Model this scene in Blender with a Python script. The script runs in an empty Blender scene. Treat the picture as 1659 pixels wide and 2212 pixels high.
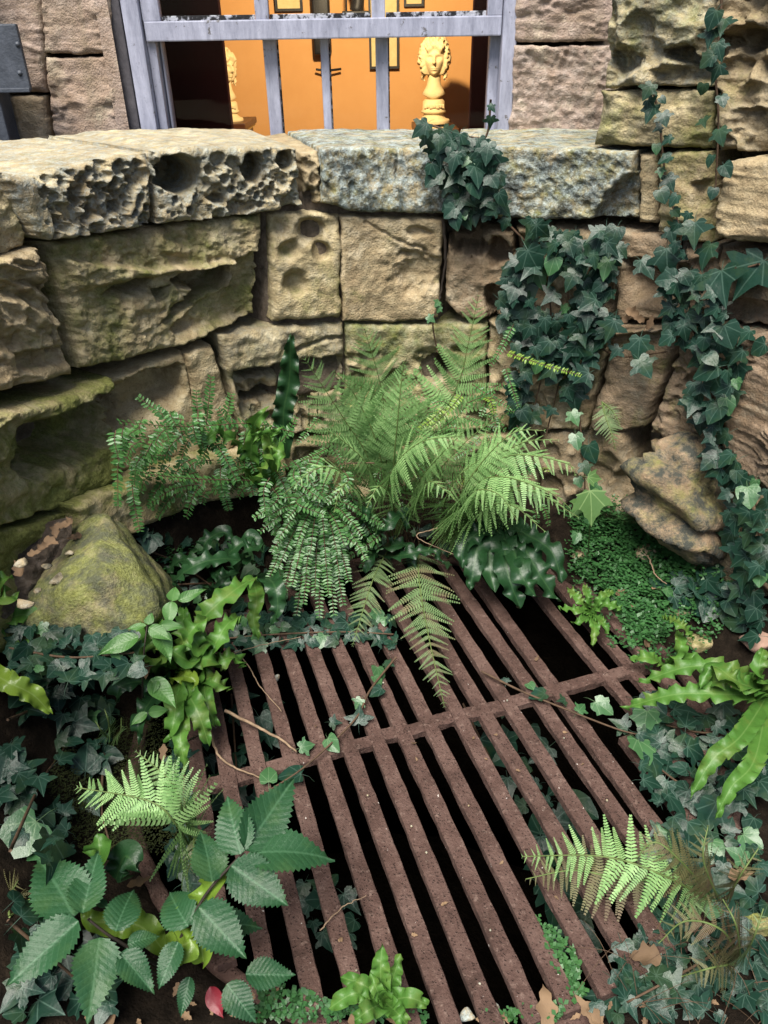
import bpy, bmesh, math, random
import numpy as np
from math import sin, cos, radians, pi, sqrt
from mathutils import Vector, Matrix

random.seed(7)
RNG = np.random.default_rng(7)
scene = bpy.context.scene
COL = scene.collection

# ------------------------------------------------------------------ camera
CAM_H, CAM_F, TILT, ROLL = 1.5, 1623.0, radians(32.0), radians(1.0)
_r0 = np.array([1, 0, 0.0]); _u0 = np.array([0, sin(TILT), cos(TILT)]); FWD = np.array([0, cos(TILT), -sin(TILT)])
RGT = cos(ROLL) * _r0 - sin(ROLL) * _u0
UPV = sin(ROLL) * _r0 + cos(ROLL) * _u0
EYE = np.array([0, 0, CAM_H])
cam_data = bpy.data.cameras.new('camera')
cam = bpy.data.objects.new('camera', cam_data); COL.objects.link(cam)
cam_data.sensor_fit = 'VERTICAL'; cam_data.sensor_height = 24.0
cam_data.lens = 24.0 * CAM_F / 2212.0
cam_data.clip_start = 0.02; cam_data.clip_end = 300
M = Matrix.Identity(4)
for i in range(3):
    M[i][0] = RGT[i]; M[i][1] = UPV[i]; M[i][2] = -FWD[i]; M[i][3] = EYE[i]
cam.matrix_world = M
scene.camera = cam

# ------------------------------------------------------------------ sky, sun, exposure
world = bpy.data.worlds.new('World'); scene.world = world; world.use_nodes = True
wn = world.node_tree.nodes; wl = world.node_tree.links
bg = wn.get('Background') or wn.new('ShaderNodeBackground')
sky = wn.new('ShaderNodeTexSky'); sky.sky_type = 'NISHITA'; sky.sun_disc = False
SUN_EL, SUN_AZ = radians(64), radians(204)          # high, from behind the left shoulder
sky.sun_elevation = SUN_EL; sky.sun_rotation = SUN_AZ
sky.air_density = 1.0; sky.dust_density = 3.0; sky.ozone_density = 1.0
wl.new(sky.outputs[0], bg.inputs[0]); bg.inputs[1].default_value = 0.05
sun_data = bpy.data.lights.new('sun', 'SUN'); sun_data.energy = 2.5; sun_data.angle = radians(34)
sun_data.color = (1.0, 0.95, 0.86)
sun = bpy.data.objects.new('sun', sun_data); COL.objects.link(sun)
_sd = Vector((sin(SUN_AZ) * cos(SUN_EL), cos(SUN_AZ) * cos(SUN_EL), sin(SUN_EL)))
sun.rotation_euler = _sd.to_track_quat('Z', 'Y').to_euler()
scene.view_settings.view_transform = 'Standard'; scene.view_settings.look = 'None'
scene.view_settings.gamma = 1.0; scene.view_settings.use_curve_mapping = False
scene.view_settings.exposure = 1.8
scene.cycles.max_bounces = 6; scene.cycles.diffuse_bounces = 2; scene.cycles.glossy_bounces = 3
scene.cycles.transparent_max_bounces = 8; scene.cycles.transmission_bounces = 3
scene.cycles.use_denoising = True

# ------------------------------------------------------------------ viewing geometry: where lines of sight meet the place's surfaces
WELL = np.array([0.104, 1.40]); WALL_R = 1.0
def rays(p):
    p = np.asarray(p, float)
    return RGT * (p[..., 0:1] - 829.5) + UPV * (1106 - p[..., 1:2]) + FWD * CAM_F
def at_depth(x, y, Y):
    d = rays(np.array([x, y])); return EYE + d * (Y / d[1])
def at_height(x, y, z=0.0):
    d = rays(np.array([x, y])); return EYE + d * ((z - CAM_H) / d[2])
def cyl(p, off=0.0):
    """points on the round wall; off > 0 is nearer the middle of the well. Also the inward normals"""
    d = rays(p); a = d[..., 0] ** 2 + d[..., 1] ** 2
    ox, oy = -WELL[0], -WELL[1]
    b = ox * d[..., 0] + oy * d[..., 1]
    c = ox * ox + oy * oy - (WALL_R - off) ** 2
    t = (-b + np.sqrt(np.maximum(b * b - a * c, 1e-6))) / a
    P = EYE + d * t[..., None]
    n = np.zeros_like(P); n[..., 0] = WELL[0] - P[..., 0]; n[..., 1] = WELL[1] - P[..., 1]
    n /= np.linalg.norm(n, axis=-1, keepdims=True) + 1e-9
    return P, n
FACADE_Y = 2.86
def facade(p, off=0.0):
    d = rays(p); P = EYE + d * ((FACADE_Y - off) / d[..., 1:2])
    n = np.zeros_like(P); n[..., 1] = -1
    return P, n

# ------------------------------------------------------------------ noise
def _hash(ix, iy, iz, s):
    h = (ix * 374761393 + iy * 668265263 + iz * 2147483647 + s * 974711) & 0xFFFFFFFF
    h = ((h ^ (h >> 13)) * 1274126177) & 0xFFFFFFFF
    h = ((h ^ (h >> 16)) * 2246822519) & 0xFFFFFFFF
    return ((h ^ (h >> 15)) & 0xFFFFFF) / float(0xFFFFFF)
def vnoise(x, y, z=None, s=0):
    x = np.asarray(x, float); y = np.asarray(y, float)
    z = np.zeros_like(x) if z is None else np.asarray(z, float)
    ix = np.floor(x).astype(np.int64); iy = np.floor(y).astype(np.int64); iz = np.floor(z).astype(np.int64)
    fx = x - ix; fy = y - iy; fz = z - iz
    fx = fx * fx * (3 - 2 * fx); fy = fy * fy * (3 - 2 * fy); fz = fz * fz * (3 - 2 * fz)
    r = 0
    for dz in (0, 1):
        for dy in (0, 1):
            for dx in (0, 1):
                w = (fx if dx else 1 - fx) * (fy if dy else 1 - fy) * (fz if dz else 1 - fz)
                r = r + w * _hash(ix + dx, iy + dy, iz + dz, s)
    return r * 2 - 1
def fbm(x, y, z=None, s=0, o=4):
    r = 0; a = 0.5; k = 1.0
    for i in range(o):
        r = r + a * vnoise(x * k, y * k, None if z is None else z * k, s + i * 17); a *= 0.5; k *= 2.03
    return r
def worley(x, y, s=0):
    ix = np.floor(x).astype(np.int64); iy = np.floor(y).astype(np.int64)
    best = np.full(x.shape, 9.0); rid = np.zeros(x.shape)
    for dy in (-1, 0, 1):
        for dx in (-1, 0, 1):
            cx = ix + dx; cy = iy + dy; z = np.zeros_like(ix)
            qx = cx + _hash(cx, cy, z, s); qy = cy + _hash(cx, cy, z, s + 5); rr = _hash(cx, cy, z, s + 9)
            d = np.hypot(x - qx, y - qy) / (0.45 + 0.8 * rr)
            m = d < best; best = np.where(m, d, best); rid = np.where(m, rr, rid)
    return best, rid
def sstep(a, b, x):
    t = np.clip((x - a) / (b - a), 0, 1); return t * t * (3 - 2 * t)
def poly_sd(x, y, pts):
    """signed distance in the outline's units, positive inside"""
    d = np.full(x.shape, 1e9); ins = np.zeros(x.shape, bool); n = len(pts)
    for i in range(n):
        ax, ay = pts[i]; bx, by = pts[(i + 1) % n]
        ex, ey = bx - ax, by - ay
        t = np.clip(((x - ax) * ex + (y - ay) * ey) / (ex * ex + ey * ey + 1e-9), 0, 1)
        d = np.minimum(d, np.hypot(x - ax - t * ex, y - ay - t * ey))
        c = ((ay > y) != (by > y)) & (x < (bx - ax) * (y - ay) / (by - ay + 1e-12) + ax)
        ins ^= c
    return np.where(ins, d, -d)

# ------------------------------------------------------------------ ground shape
def ground_z(x, y):
    dx = x - WELL[0]; dy = y - WELL[1]; r = np.hypot(dx, dy) + 1e-6
    cx, cy = dx / r, dy / r
    left = sstep(0.25, 0.8, -cx); right = sstep(0.3, 0.85, cx); back = sstep(0.2, 0.7, cy); front = sstep(0.3, 0.8, -cy)
    z = -0.022 + 0.0 * r
    z = z + left * (0.36 * sstep(0.80, 1.10, r)) * (1 - 0.55 * front)
    z = z + right * 0.16 * sstep(0.82, 1.15, r) * (1 - 0.5 * front)
    z = z + back * 0.10 * sstep(0.80, 1.05, r)
    k = sstep(0.76, 0.86, r)
    z = z + k * (0.035 * fbm(x * 4, y * 4, s=3) + 0.02 * fbm(x * 14, y * 14, s=8))
    return z
_GX = np.linspace(-3, 3, 700); _GY = np.linspace(-.5, 4, 525)
_GT = ground_z(*np.meshgrid(_GX, _GY, indexing='ij'))
_TS = np.arange(0.5, 6, 0.006)[:, None]
def hit_ground(px, py, h=0.0):
    d = rays(np.array([px, py], float)); d = d / np.linalg.norm(d)
    P = EYE + d * _TS
    i = np.clip(((P[:, 0] + 3) / 6 * 699), 0, 698.9); j = np.clip(((P[:, 1] + .5) / 4.5 * 524), 0, 523.9)
    i0 = i.astype(int); j0 = j.astype(int)
    k = np.nonzero(P[:, 2] < _GT[i0, j0] + h)[0]
    return P[k[0]].copy() if len(k) else P[-1].copy()
def G(px, py, h=0.0): return hit_ground(px, py, h)
def Z(px, py, z): return at_height(px, py, z)
def D(px, py, Y): return at_depth(px, py, Y)
def W(px, py, off=0.03):
    P, n = cyl(np.array([[px, py]], float), off); return P[0]

# ------------------------------------------------------------------ object helpers
def mesh_of(name, V, Fc, mat=None, smooth=True, uv=None):
    me = bpy.data.meshes.new(name)
    me.from_pydata([tuple(v) for v in np.asarray(V, float)], [], [tuple(int(i) for i in f) for f in Fc])
    if smooth: me.polygons.foreach_set('use_smooth', [True] * len(me.polygons))
    if uv is not None:
        l = me.uv_layers.new(name='UVMap'); idx = np.zeros(len(me.loops), np.int32)
        me.loops.foreach_get('vertex_index', idx)
        l.data.foreach_set('uv', np.asarray(uv, float)[idx].ravel())
    if mat: me.materials.append(mat)
    me.update(); return me
class Thing:
    """an Empty at a thing's base, with its parts as children"""
    def __init__(s, name, base, label, cat, group=None):
        s.base = np.asarray(base, float)
        s.o = bpy.data.objects.new(name, None); COL.objects.link(s.o); s.o.location = s.base
        s.o.empty_display_size = 0.05
        s.o['label'] = label; s.o['category'] = cat
        if group: s.o['group'] = group
    def part(s, name, V, Fc, mat, parent=None, smooth=True, uv=None, **props):
        me = mesh_of(name, np.asarray(V, float) - s.base, Fc, mat, smooth, uv)
        o = bpy.data.objects.new(name, me); COL.objects.link(o); o.parent = parent or s.o
        for k, v in props.items(): o[k] = v
        return o
    def inst(s, name, me, loc, X, Y, Zx, scale, parent=None):
        o = bpy.data.objects.new(name, me); COL.objects.link(o); o.parent = parent or s.o
        m = Matrix.Identity(4); sc = (scale, scale, scale) if np.isscalar(scale) else scale
        for i in range(3):
            m[i][0] = X[i] * sc[0]; m[i][1] = Y[i] * sc[1]; m[i][2] = Zx[i] * sc[2]; m[i][3] = loc[i] - s.base[i]
        o.matrix_basis = m
        return o
def single(name, V, Fc, mat, label, cat, group=None, smooth=True, uv=None, **props):
    V = np.asarray(V, float); c = V.mean(0); c[2] = V[:, 2].min()
    o = bpy.data.objects.new(name, mesh_of(name, V - c, Fc, mat, smooth, uv)); COL.objects.link(o); o.location = c
    o['label'] = label; o['category'] = cat
    if group: o['group'] = group
    for k, v in props.items(): o[k] = v
    return o
def structure(name, V, Fc, mat, smooth=True, kind='structure'):
    o = bpy.data.objects.new(name, mesh_of(name, V, Fc, mat, smooth)); COL.objects.link(o); o['kind'] = kind
    return o
def unit(v):
    v = np.asarray(v, float); return v / (np.linalg.norm(v) + 1e-12)
def spline(pts, n):
    P = np.asarray(pts, float)
    if len(P) == 2:
        t = np.linspace(0, 1, n)[:, None]; return P[0] * (1 - t) + P[1] * t
    Q = np.vstack([2 * P[0] - P[1], P, 2 * P[-1] - P[-2]])
    out = []
    m = len(P) - 1
    for t in np.linspace(0, m - 1e-6, n):
        i = int(t); f = t - i; a, b, c, d = Q[i:i + 4]
        out.append(0.5 * (2 * b + (c - a) * f + (2 * a - 5 * b + 4 * c - d) * f * f + (3 * b - a - 3 * c + d) * f ** 3))
    return np.array(out)
def tube(path, r0, r1, k=5):
    path = np.asarray(path, float); n = len(path); V = []; Fc = []
    for i in range(n):
        t = unit(path[min(i + 1, n - 1)] - path[max(i - 1, 0)])
        a = unit(np.cross(t, [0.13, 0.3, 0.95])); b = np.cross(t, a); r = r0 + (r1 - r0) * i / (n - 1)
        for j in range(k):
            w = 2 * pi * j / k; V.append(path[i] + r * (cos(w) * a + sin(w) * b))
    for i in range(n - 1):
        for j in range(k):
            Fc.append((i * k + j, i * k + (j + 1) % k, (i + 1) * k + (j + 1) % k, (i + 1) * k + j))
    Fc.append(tuple(range(k))); Fc.append(tuple(range((n - 1) * k, n * k))[::-1])
    return np.array(V), Fc
def box(x0, x1, y0, y1, z0, z1, bev=0.0):
    bm = bmesh.new(); bmesh.ops.create_cube(bm, size=1)
    for v in bm.verts:
        v.co = Vector((x0 if v.co.x < 0 else x1, y0 if v.co.y < 0 else y1, z0 if v.co.z < 0 else z1))
    if bev: bmesh.ops.bevel(bm, geom=bm.edges[:], offset=bev, segments=2, affect='EDGES', profile=0.6)
    V = [tuple(v.co) for v in bm.verts]; bm.verts.index_update()
    Fc = [tuple(v.index for v in f.verts) for f in bm.faces]; bm.free()
    return np.array(V), Fc
def join(parts):
    V = []; Fc = []; o = 0
    for v, f in parts:
        V.append(np.asarray(v)); Fc += [tuple(i + o for i in q) for q in f]; o += len(v)
    return np.vstack(V), Fc

# ------------------------------------------------------------------ materials
def newmat(name):
    m = bpy.data.materials.new(name); m.use_nodes = True
    nt = m.node_tree; b = nt.nodes['Principled BSDF']
    return m, nt, nt.nodes, nt.links, b
def nd(nt, t, **kw):
    n = nt.nodes.new(t)
    for k, v in kw.items():
        if k.startswith('i_'): n.inputs[int(k[2:])].default_value = v
        else: setattr(n, k, v)
    return n
def noise(nt, co, scale, detail=6, rough=0.6):
    n = nd(nt, 'ShaderNodeTexNoise'); n.inputs['Scale'].default_value = scale
    n.inputs['Detail'].default_value = detail; n.inputs['Roughness'].default_value = rough
    nt.links.new(co, n.inputs['Vector']); return n.outputs['Fac']
def ramp(nt, fac, stops):
    n = nd(nt, 'ShaderNodeValToRGB'); e = n.color_ramp.elements
    while len(e) < len(stops): e.new(0.5)
    for k, (p, c) in zip(e, stops): k.position = p; k.color = (*c, 1) if len(c) == 3 else c
    nt.links.new(fac, n.inputs[0]); return n.outputs[0]
def mixc(nt, fac, a, b):
    n = nd(nt, 'ShaderNodeMix'); n.data_type = 'RGBA'
    for sock, v in ((n.inputs[0], fac), (n.inputs[6], a), (n.inputs[7], b)):
        if hasattr(v, 'is_output'): nt.links.new(v, sock)
        elif isinstance(v, tuple): sock.default_value = (*v, 1)
        else: sock.default_value = v
    return n.outputs[2]
def mth(nt, op, a, b=0.0, clamp=False):
    n = nd(nt, 'ShaderNodeMath'); n.operation = op; n.use_clamp = clamp
    for sock, v in ((n.inputs[0], a), (n.inputs[1], b)):
        if hasattr(v, 'is_output'): nt.links.new(v, sock)
        else: sock.default_value = v
    return n.outputs[0]
def oattr(nt, name):
    n = nd(nt, 'ShaderNodeAttribute'); n.attribute_type = 'OBJECT'; n.attribute_name = name; return n.outputs['Fac']
def bump(nt, h, strength, dist, normal=None):
    n = nd(nt, 'ShaderNodeBump'); n.inputs['Strength'].default_value = strength; n.inputs['Distance'].default_value = dist
    nt.links.new(h, n.inputs['Height'])
    if normal is not None: nt.links.new(normal, n.inputs['Normal'])
    return n.outputs['Normal']

def stone_material():
    m, nt, N, L, b = newmat('sandstone')
    geo = nd(nt, 'ShaderNodeNewGeometry'); co = geo.outputs['Position']
    big = noise(nt, co, 5, 8, 0.65); mid = noise(nt, co, 22, 8, 0.7); fine = noise(nt, co, 120, 6, 0.7)
    c = ramp(nt, mid, [(0.22, (0.17, 0.132, 0.068)), (0.5, (0.43, 0.355, 0.205)), (0.75, (0.61, 0.54, 0.365))])
    # brown / pinkish bed
    c2 = ramp(nt, mid, [(0.25, (0.10, 0.068, 0.048)), (0.5, (0.215, 0.152, 0.105)), (0.78, (0.37, 0.28, 0.20))])
    c = mixc(nt, oattr(nt, 'brown'), c, c2)
    c3 = ramp(nt, mid, [(0.25, (0.19, 0.135, 0.125)), (0.5, (0.33, 0.25, 0.23)), (0.78, (0.46, 0.37, 0.35))])
    c = mixc(nt, oattr(nt, 'pink'), c, c3)
    stain = ramp(nt, big, [(0.42, (0, 0, 0)), (0.62, (1, 1, 1))])
    c = mixc(nt, mth(nt, 'MULTIPLY', stain, 0.4), c, (0.235, 0.155, 0.085))
    # bedding streaks
    sep = nd(nt, 'ShaderNodeMapping'); sep.inputs['Scale'].default_value = (3, 3, 45); L.new(co, sep.inputs[0])
    bed = noise(nt, sep.outputs[0], 1.6, 5, 0.6)
    c = mixc(nt, mth(nt, 'MULTIPLY', ramp(nt, bed, [(0.5, (0, 0, 0)), (0.68, (1, 1, 1))]), 0.35), c, (0.16, 0.115, 0.06))
    # water streaks and pores
    mp2 = nd(nt, 'ShaderNodeMapping'); mp2.inputs['Scale'].default_value = (16, 16, 2.2); L.new(co, mp2.inputs[0])
    stk = noise(nt, mp2.outputs[0], 1.0, 7, 0.65)
    c = mixc(nt, mth(nt, 'MULTIPLY', ramp(nt, stk, [(0.50, (0, 0, 0)), (0.68, (1, 1, 1))]), 0.38), c, (0.12, 0.11, 0.06))
    pale = noise(nt, co, 7, 9, 0.75)
    c = mixc(nt, mth(nt, 'MULTIPLY', ramp(nt, pale, [(0.54, (0, 0, 0)), (0.68, (1, 1, 1))]), 0.45), c, (0.64, 0.57, 0.42))
    pore = noise(nt, co, 210, 3, 0.5)
    c = mixc(nt, mth(nt, 'MULTIPLY', ramp(nt, pore, [(0.30, (1, 1, 1)), (0.38, (0, 0, 0))]), 0.6), c, (0.07, 0.055, 0.035))
    # algae
    al = noise(nt, co, 9, 7, 0.7)
    alm = mth(nt, 'MULTIPLY', mth(nt, 'ADD', mth(nt, 'SUBTRACT', al, 0.72), mth(nt, 'MULTIPLY', oattr(nt, 'moss'), 0.50)), 4.0, True)
    c = mixc(nt, alm, c, ramp(nt, fine, [(0.3, (0.075, 0.082, 0.020)), (0.7, (0.225, 0.235, 0.07))]))
    # sooty crust
    so = noise(nt, co, 14, 8, 0.75)
    som = mth(nt, 'MULTIPLY', ramp(nt, so, [(0.42, (0, 0, 0)), (0.58, (1, 1, 1))]), oattr(nt, 'soot'))
    c = mixc(nt, som, c, (0.045, 0.048, 0.04))
    # lichen
    li = noise(nt, co, 30, 9, 0.8)
    lim = mth(nt, 'MULTIPLY', ramp(nt, li, [(0.43, (0, 0, 0)), (0.60, (1, 1, 1))]), oattr(nt, 'lichen'))
    c = mixc(nt, lim, c, ramp(nt, fine, [(0.3, (0.17, 0.225, 0.225)), (0.7, (0.43, 0.50, 0.50))]))
    L.new(c, b.inputs['Base Color']); b.inputs['Roughness'].default_value = 0.92
    b.inputs['Specular IOR Level'].default_value = 0.25
    v = nd(nt, 'ShaderNodeTexVoronoi'); v.inputs['Scale'].default_value = 170; L.new(co, v.inputs['Vector'])
    h = mth(nt, 'ADD', fine, mth(nt, 'MULTIPLY', mid, 1.6)); h = mth(nt, 'ADD', h, mth(nt, 'MULTIPLY', v.outputs['Distance'], 0.35))
    h = mth(nt, 'ADD', h, mth(nt, 'MULTIPLY', bed, 0.25))
    L.new(bump(nt, h, 0.62, 0.010), b.inputs['Normal'])
    return m
def simple(name, stops, scale=20, rough=0.8, bmp=0.3, dist=0.005, spec=0.3, metal=0.0):
    m, nt, N, L, b = newmat(name)
    co = nd(nt, 'ShaderNodeNewGeometry').outputs['Position']
    f = noise(nt, co, scale, 7, 0.65); L.new(ramp(nt, f, stops), b.inputs['Base Color'])
    b.inputs['Roughness'].default_value = rough; b.inputs['Specular IOR Level'].default_value = spec; b.inputs['Metallic'].default_value = metal
    if bmp: L.new(bump(nt, noise(nt, co, scale * 4, 6, 0.7), bmp, dist), b.inputs['Normal'])
    return m
def leaf_material(name, dark, light, rough=0.38, vein=None, veins='none', edge=None, trans=0.25, spec=0.5, mottle=18):
    """colour varies from leaf to leaf; midrib and side veins as pale lines in leaf coordinates"""
    m, nt, N, L, b = newmat(name)
    oi = nd(nt, 'ShaderNodeObjectInfo').outputs['Random']
    geo = nd(nt, 'ShaderNodeNewGeometry'); co = geo.outputs['Position']
    f = mth(nt, 'ADD', mth(nt, 'MULTIPLY', oi, 0.3), mth(nt, 'MULTIPLY', noise(nt, co, mottle, 4), 0.4))
    f = mth(nt, 'ADD', f, mth(nt, 'MULTIPLY', geo.outputs['Random Per Island'], 0.35))
    c = ramp(nt, f, [(0.1, dark), (0.9, light)])
    h = noise(nt, co, 90, 4)
    if veins != 'none':
        uv = nd(nt, 'ShaderNodeUVMap').outputs[0]
        s = nd(nt, 'ShaderNodeSeparateXYZ'); L.new(uv, s.inputs[0]); x, y = s.outputs[0], s.outputs[1]
        ax = mth(nt, 'ABSOLUTE', x)
        mid = mth(nt, 'SUBTRACT', 1.0, mth(nt, 'DIVIDE', ax, 0.022), True)
        if veins == 'palmate':
            ang = mth(nt, 'ARCTAN2', x, y); pp = mth(nt, 'PINGPONG', mth(nt, 'ADD', ang, 0.0), 0.36)
            # veins where the angle is a multiple of 0.72 rad
            rr = mth(nt, 'SQRT', mth(nt, 'ADD', mth(nt, 'MULTIPLY', x, x), mth(nt, 'MULTIPLY', y, y)))
            dist = mth(nt, 'MULTIPLY', pp, rr)
            vm = mth(nt, 'SUBTRACT', 1.0, mth(nt, 'DIVIDE', dist, 0.026), True)
        elif veins == 'pinnate':
            q = mth(nt, 'SUBTRACT', y, mth(nt, 'MULTIPLY', ax, 0.75)); q = mth(nt, 'ADD', q, mth(nt, 'MULTIPLY', noise(nt, co, 30, 3), 0.05))
            pp = mth(nt, 'PINGPONG', q, 0.0475)
            vm = mth(nt, 'MULTIPLY', mth(nt, 'SUBTRACT', 1.0, mth(nt, 'DIVIDE', pp, 0.009), True), 0.45)
            vm = mth(nt, 'MAXIMUM', vm, mid)
            h = mth(nt, 'ADD', mth(nt, 'MULTIPLY', pp, 6.0), mth(nt, 'MULTIPLY', noise(nt, co, 160, 5), 1.1))
        else:   # strap: x runs -0.5..0.5 across
            vm = mth(nt, 'SUBTRACT', 1.0, mth(nt, 'DIVIDE', ax, 0.05), True)
        c = mixc(nt, mth(nt, 'MULTIPLY', vm, 0.55), c, vein)
    if edge:
        e = mth(nt, 'MULTIPLY', ramp(nt, noise(nt, co, 13, 5), [(0.5, (0, 0, 0)), (0.62, (1, 1, 1))]), edge[1])
        c = mixc(nt, e, c, edge[0])
    L.new(c, b.inputs['Base Color']); b.inputs['Roughness'].default_value = rough
    b.inputs['Specular IOR Level'].default_value = spec
    L.new(bump(nt, h, 0.35, 0.004), b.inputs['Normal'])
    tr = nd(nt, 'ShaderNodeBsdfTranslucent'); mx = nd(nt, 'ShaderNodeMixShader'); mx.inputs[0].default_value = trans
    hs = nd(nt, 'ShaderNodeHueSaturation'); hs.inputs['Value'].default_value = 1.6; L.new(c, hs.inputs['Color'])
    L.new(hs.outputs[0], tr.inputs[0])
    L.new(b.outputs[0], mx.inputs[1]); L.new(tr.outputs[0], mx.inputs[2]); L.new(mx.outputs[0], N['Material Output'].inputs[0])
    return m

STONE = stone_material()
MORTAR = simple('old_mortar', [(0.3, (0.06, 0.048, 0.035)), (0.7, (0.24, 0.19, 0.14))], 30, 0.95, 0.8, 0.01)
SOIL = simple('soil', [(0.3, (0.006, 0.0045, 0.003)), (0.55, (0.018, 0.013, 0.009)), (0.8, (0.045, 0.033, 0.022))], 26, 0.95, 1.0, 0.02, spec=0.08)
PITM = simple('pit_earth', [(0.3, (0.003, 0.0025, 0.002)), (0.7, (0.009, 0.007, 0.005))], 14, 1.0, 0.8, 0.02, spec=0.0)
def rust_material():
    m, nt, N, L, b = newmat('rusted_iron')
    co = nd(nt, 'ShaderNodeNewGeometry').outputs['Position']
    a = noise(nt, co, 9, 9, 0.75); f = noise(nt, co, 170, 5, 0.7); e = noise(nt, co, 60, 7, 0.75)
    c = ramp(nt, a, [(0.26, (0.028, 0.016, 0.012)), (0.48, (0.082, 0.048, 0.039)), (0.74, (0.145, 0.093, 0.077))])
    c = mixc(nt, mth(nt, 'MULTIPLY', ramp(nt, e, [(0.55, (0, 0, 0)), (0.68, (1, 1, 1))]), 0.6), c, (0.24, 0.17, 0.14))
    c = mixc(nt, mth(nt, 'MULTIPLY', ramp(nt, f, [(0.3, (1, 1, 1)), (0.4, (0, 0, 0))]), 0.7), c, (0.035, 0.015, 0.01))
    c = mixc(nt, ramp(nt, noise(nt, co, 75, 3, 0.5), [(0.735, (0, 0, 0)), (0.75, (1, 1, 1))]), c, (0.6, 0.55, 0.5))
    L.new(c, b.inputs['Base Color']); b.inputs['Roughness'].default_value = 0.9; b.inputs['Specular IOR Level'].default_value = 0.2
    v = nd(nt, 'ShaderNodeTexVoronoi'); v.inputs['Scale'].default_value = 130; L.new(co, v.inputs['Vector'])
    h = mth(nt, 'ADD', f, mth(nt, 'MULTIPLY', e, 1.2)); h = mth(nt, 'ADD', h, ramp(nt, v.outputs['Distance'], [(0.12, (0, 0, 0)), (0.3, (1, 1, 1))]))
    L.new(bump(nt, h, 0.9, 0.006), b.inputs['Normal'])
    return m
RUST = rust_material()
def paint_material():
    m, nt, N, L, b = newmat('weathered_white_paint')
    co = nd(nt, 'ShaderNodeNewGeometry').outputs['Position']
    mp = nd(nt, 'ShaderNodeMapping'); mp.inputs['Scale'].default_value = (30, 30, 6); L.new(co, mp.inputs[0])
    a = noise(nt, mp.outputs[0], 1.2, 7, 0.7); e = noise(nt, co, 34, 7, 0.75)
    c = ramp(nt, a, [(0.28, (0.15, 0.16, 0.215)), (0.7, (0.37, 0.385, 0.485))])
    c = mixc(nt, ramp(nt, e, [(0.60, (0, 0, 0)), (0.65, (1, 1, 1))]), c, (0.085, 0.08, 0.08))
    L.new(c, b.inputs['Base Color']); b.inputs['Roughness'].default_value = 0.55
    L.new(bump(nt, mth(nt, 'ADD', e, a), 0.35, 0.004), b.inputs['Normal'])
    return m
PAINT = paint_material()
PUTTY = simple('peeling_black_putty', [(0.48, (0.012, 0.012, 0.014)), (0.56, (0.35, 0.36, 0.40))], 40, 0.8, 0.8, 0.005)
ORANGE = simple('orange_plaster', [(0.3, (0.60, 0.30, 0.105)), (0.7, (0.66, 0.345, 0.13))], 6, 0.9, 0.15, 0.004)
DARKROOM = simple('dark_maroon_paint', [(0.3, (0.008, 0.002, 0.002)), (0.7, (0.014, 0.003, 0.003))], 9, 0.95, 0.1, spec=0.05)
MAHOG = simple('mahogany', [(0.3, (0.035, 0.012, 0.006)), (0.7, (0.09, 0.03, 0.012))], 12, 0.35, 0.1)
PLASTER = simple('cream_plaster', [(0.3, (0.58, 0.43, 0.21)), (0.7, (0.70, 0.54, 0.29))], 25, 0.75, 0.2, 0.003)
GILT = simple('pale_gilt', [(0.3, (0.50, 0.36, 0.10)), (0.7, (0.68, 0.52, 0.2))], 25, 0.5, 0.1)
PRINT = simple('old_print_paper', [(0.3, (0.60, 0.45, 0.2)), (0.7, (0.72, 0.56, 0.28))], 30, 0.8, 0)
BLACK = simple('black_iron', [(0.3, (0.008, 0.008, 0.009)), (0.7, (0.02, 0.018, 0.018))], 30, 0.5, 0.2)
LEAD = simple('grey_lead', [(0.3, (0.02, 0.026, 0.036)), (0.7, (0.06, 0.07, 0.09))], 18, 0.55, 0.4, 0.006, 0.5)
SLATE = simple('dark_painted_reveal', [(0.3, (0.04, 0.038, 0.045)), (0.7, (0.085, 0.08, 0.09))], 22, 0.8, 0.4, 0.006)
DEAD = leaf_material('dead_leaf', (0.030, 0.018, 0.012), (0.25, 0.165, 0.095), 0.8, trans=0.1, spec=0.2)
DEADR = leaf_material('dark_red_leaf', (0.12, 0.008, 0.015), (0.16, 0.012, 0.02), 0.5, trans=0.1)
TWIG = simple('dry_twig', [(0.3, (0.10, 0.065, 0.04)), (0.7, (0.28, 0.20, 0.13))], 50, 0.85, 0.3)
GSTEM = simple('green_stem', [(0.3, (0.05, 0.085, 0.02)), (0.7, (0.12, 0.16, 0.05))], 50, 0.6, 0.1)
BSTEM = simple('brown_stem', [(0.3, (0.035, 0.022, 0.012)), (0.7, (0.10, 0.06, 0.035))], 50, 0.75, 0.3)
WSTEM = simple('dark_woody_stem', [(0.3, (0.012, 0.010, 0.008)), (0.7, (0.035, 0.025, 0.018))], 50, 0.7, 0.3)
MOSSM = simple('moss_green', [(0.3, (0.012, 0.02, 0.004)), (0.7, (0.06, 0.08, 0.015))], 60, 0.95, 1.0, 0.02)
ROCKP = simple('pinkish_cobble', [(0.3, (0.16, 0.095, 0.07)), (0.7, (0.33, 0.22, 0.17))], 14, 0.85, 0.5, 0.006)
IVY = leaf_material('ivy_leaf', (0.002, 0.010, 0.006), (0.014, 0.046, 0.030), 0.36, (0.075, 0.13, 0.10), 'palmate', trans=0.10, spec=0.24, edge=((0.035, 0.06, 0.018), .35))
IVYN = leaf_material('young_ivy_leaf', (0.02, 0.075, 0.028), (0.06, 0.145, 0.055), 0.36, (0.17, 0.26, 0.14), 'palmate', trans=0.2)
FERN = leaf_material('fern_green', (0.085, 0.20, 0.055), (0.30, 0.47, 0.19), 0.5, trans=0.28, spec=0.35)
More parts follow.
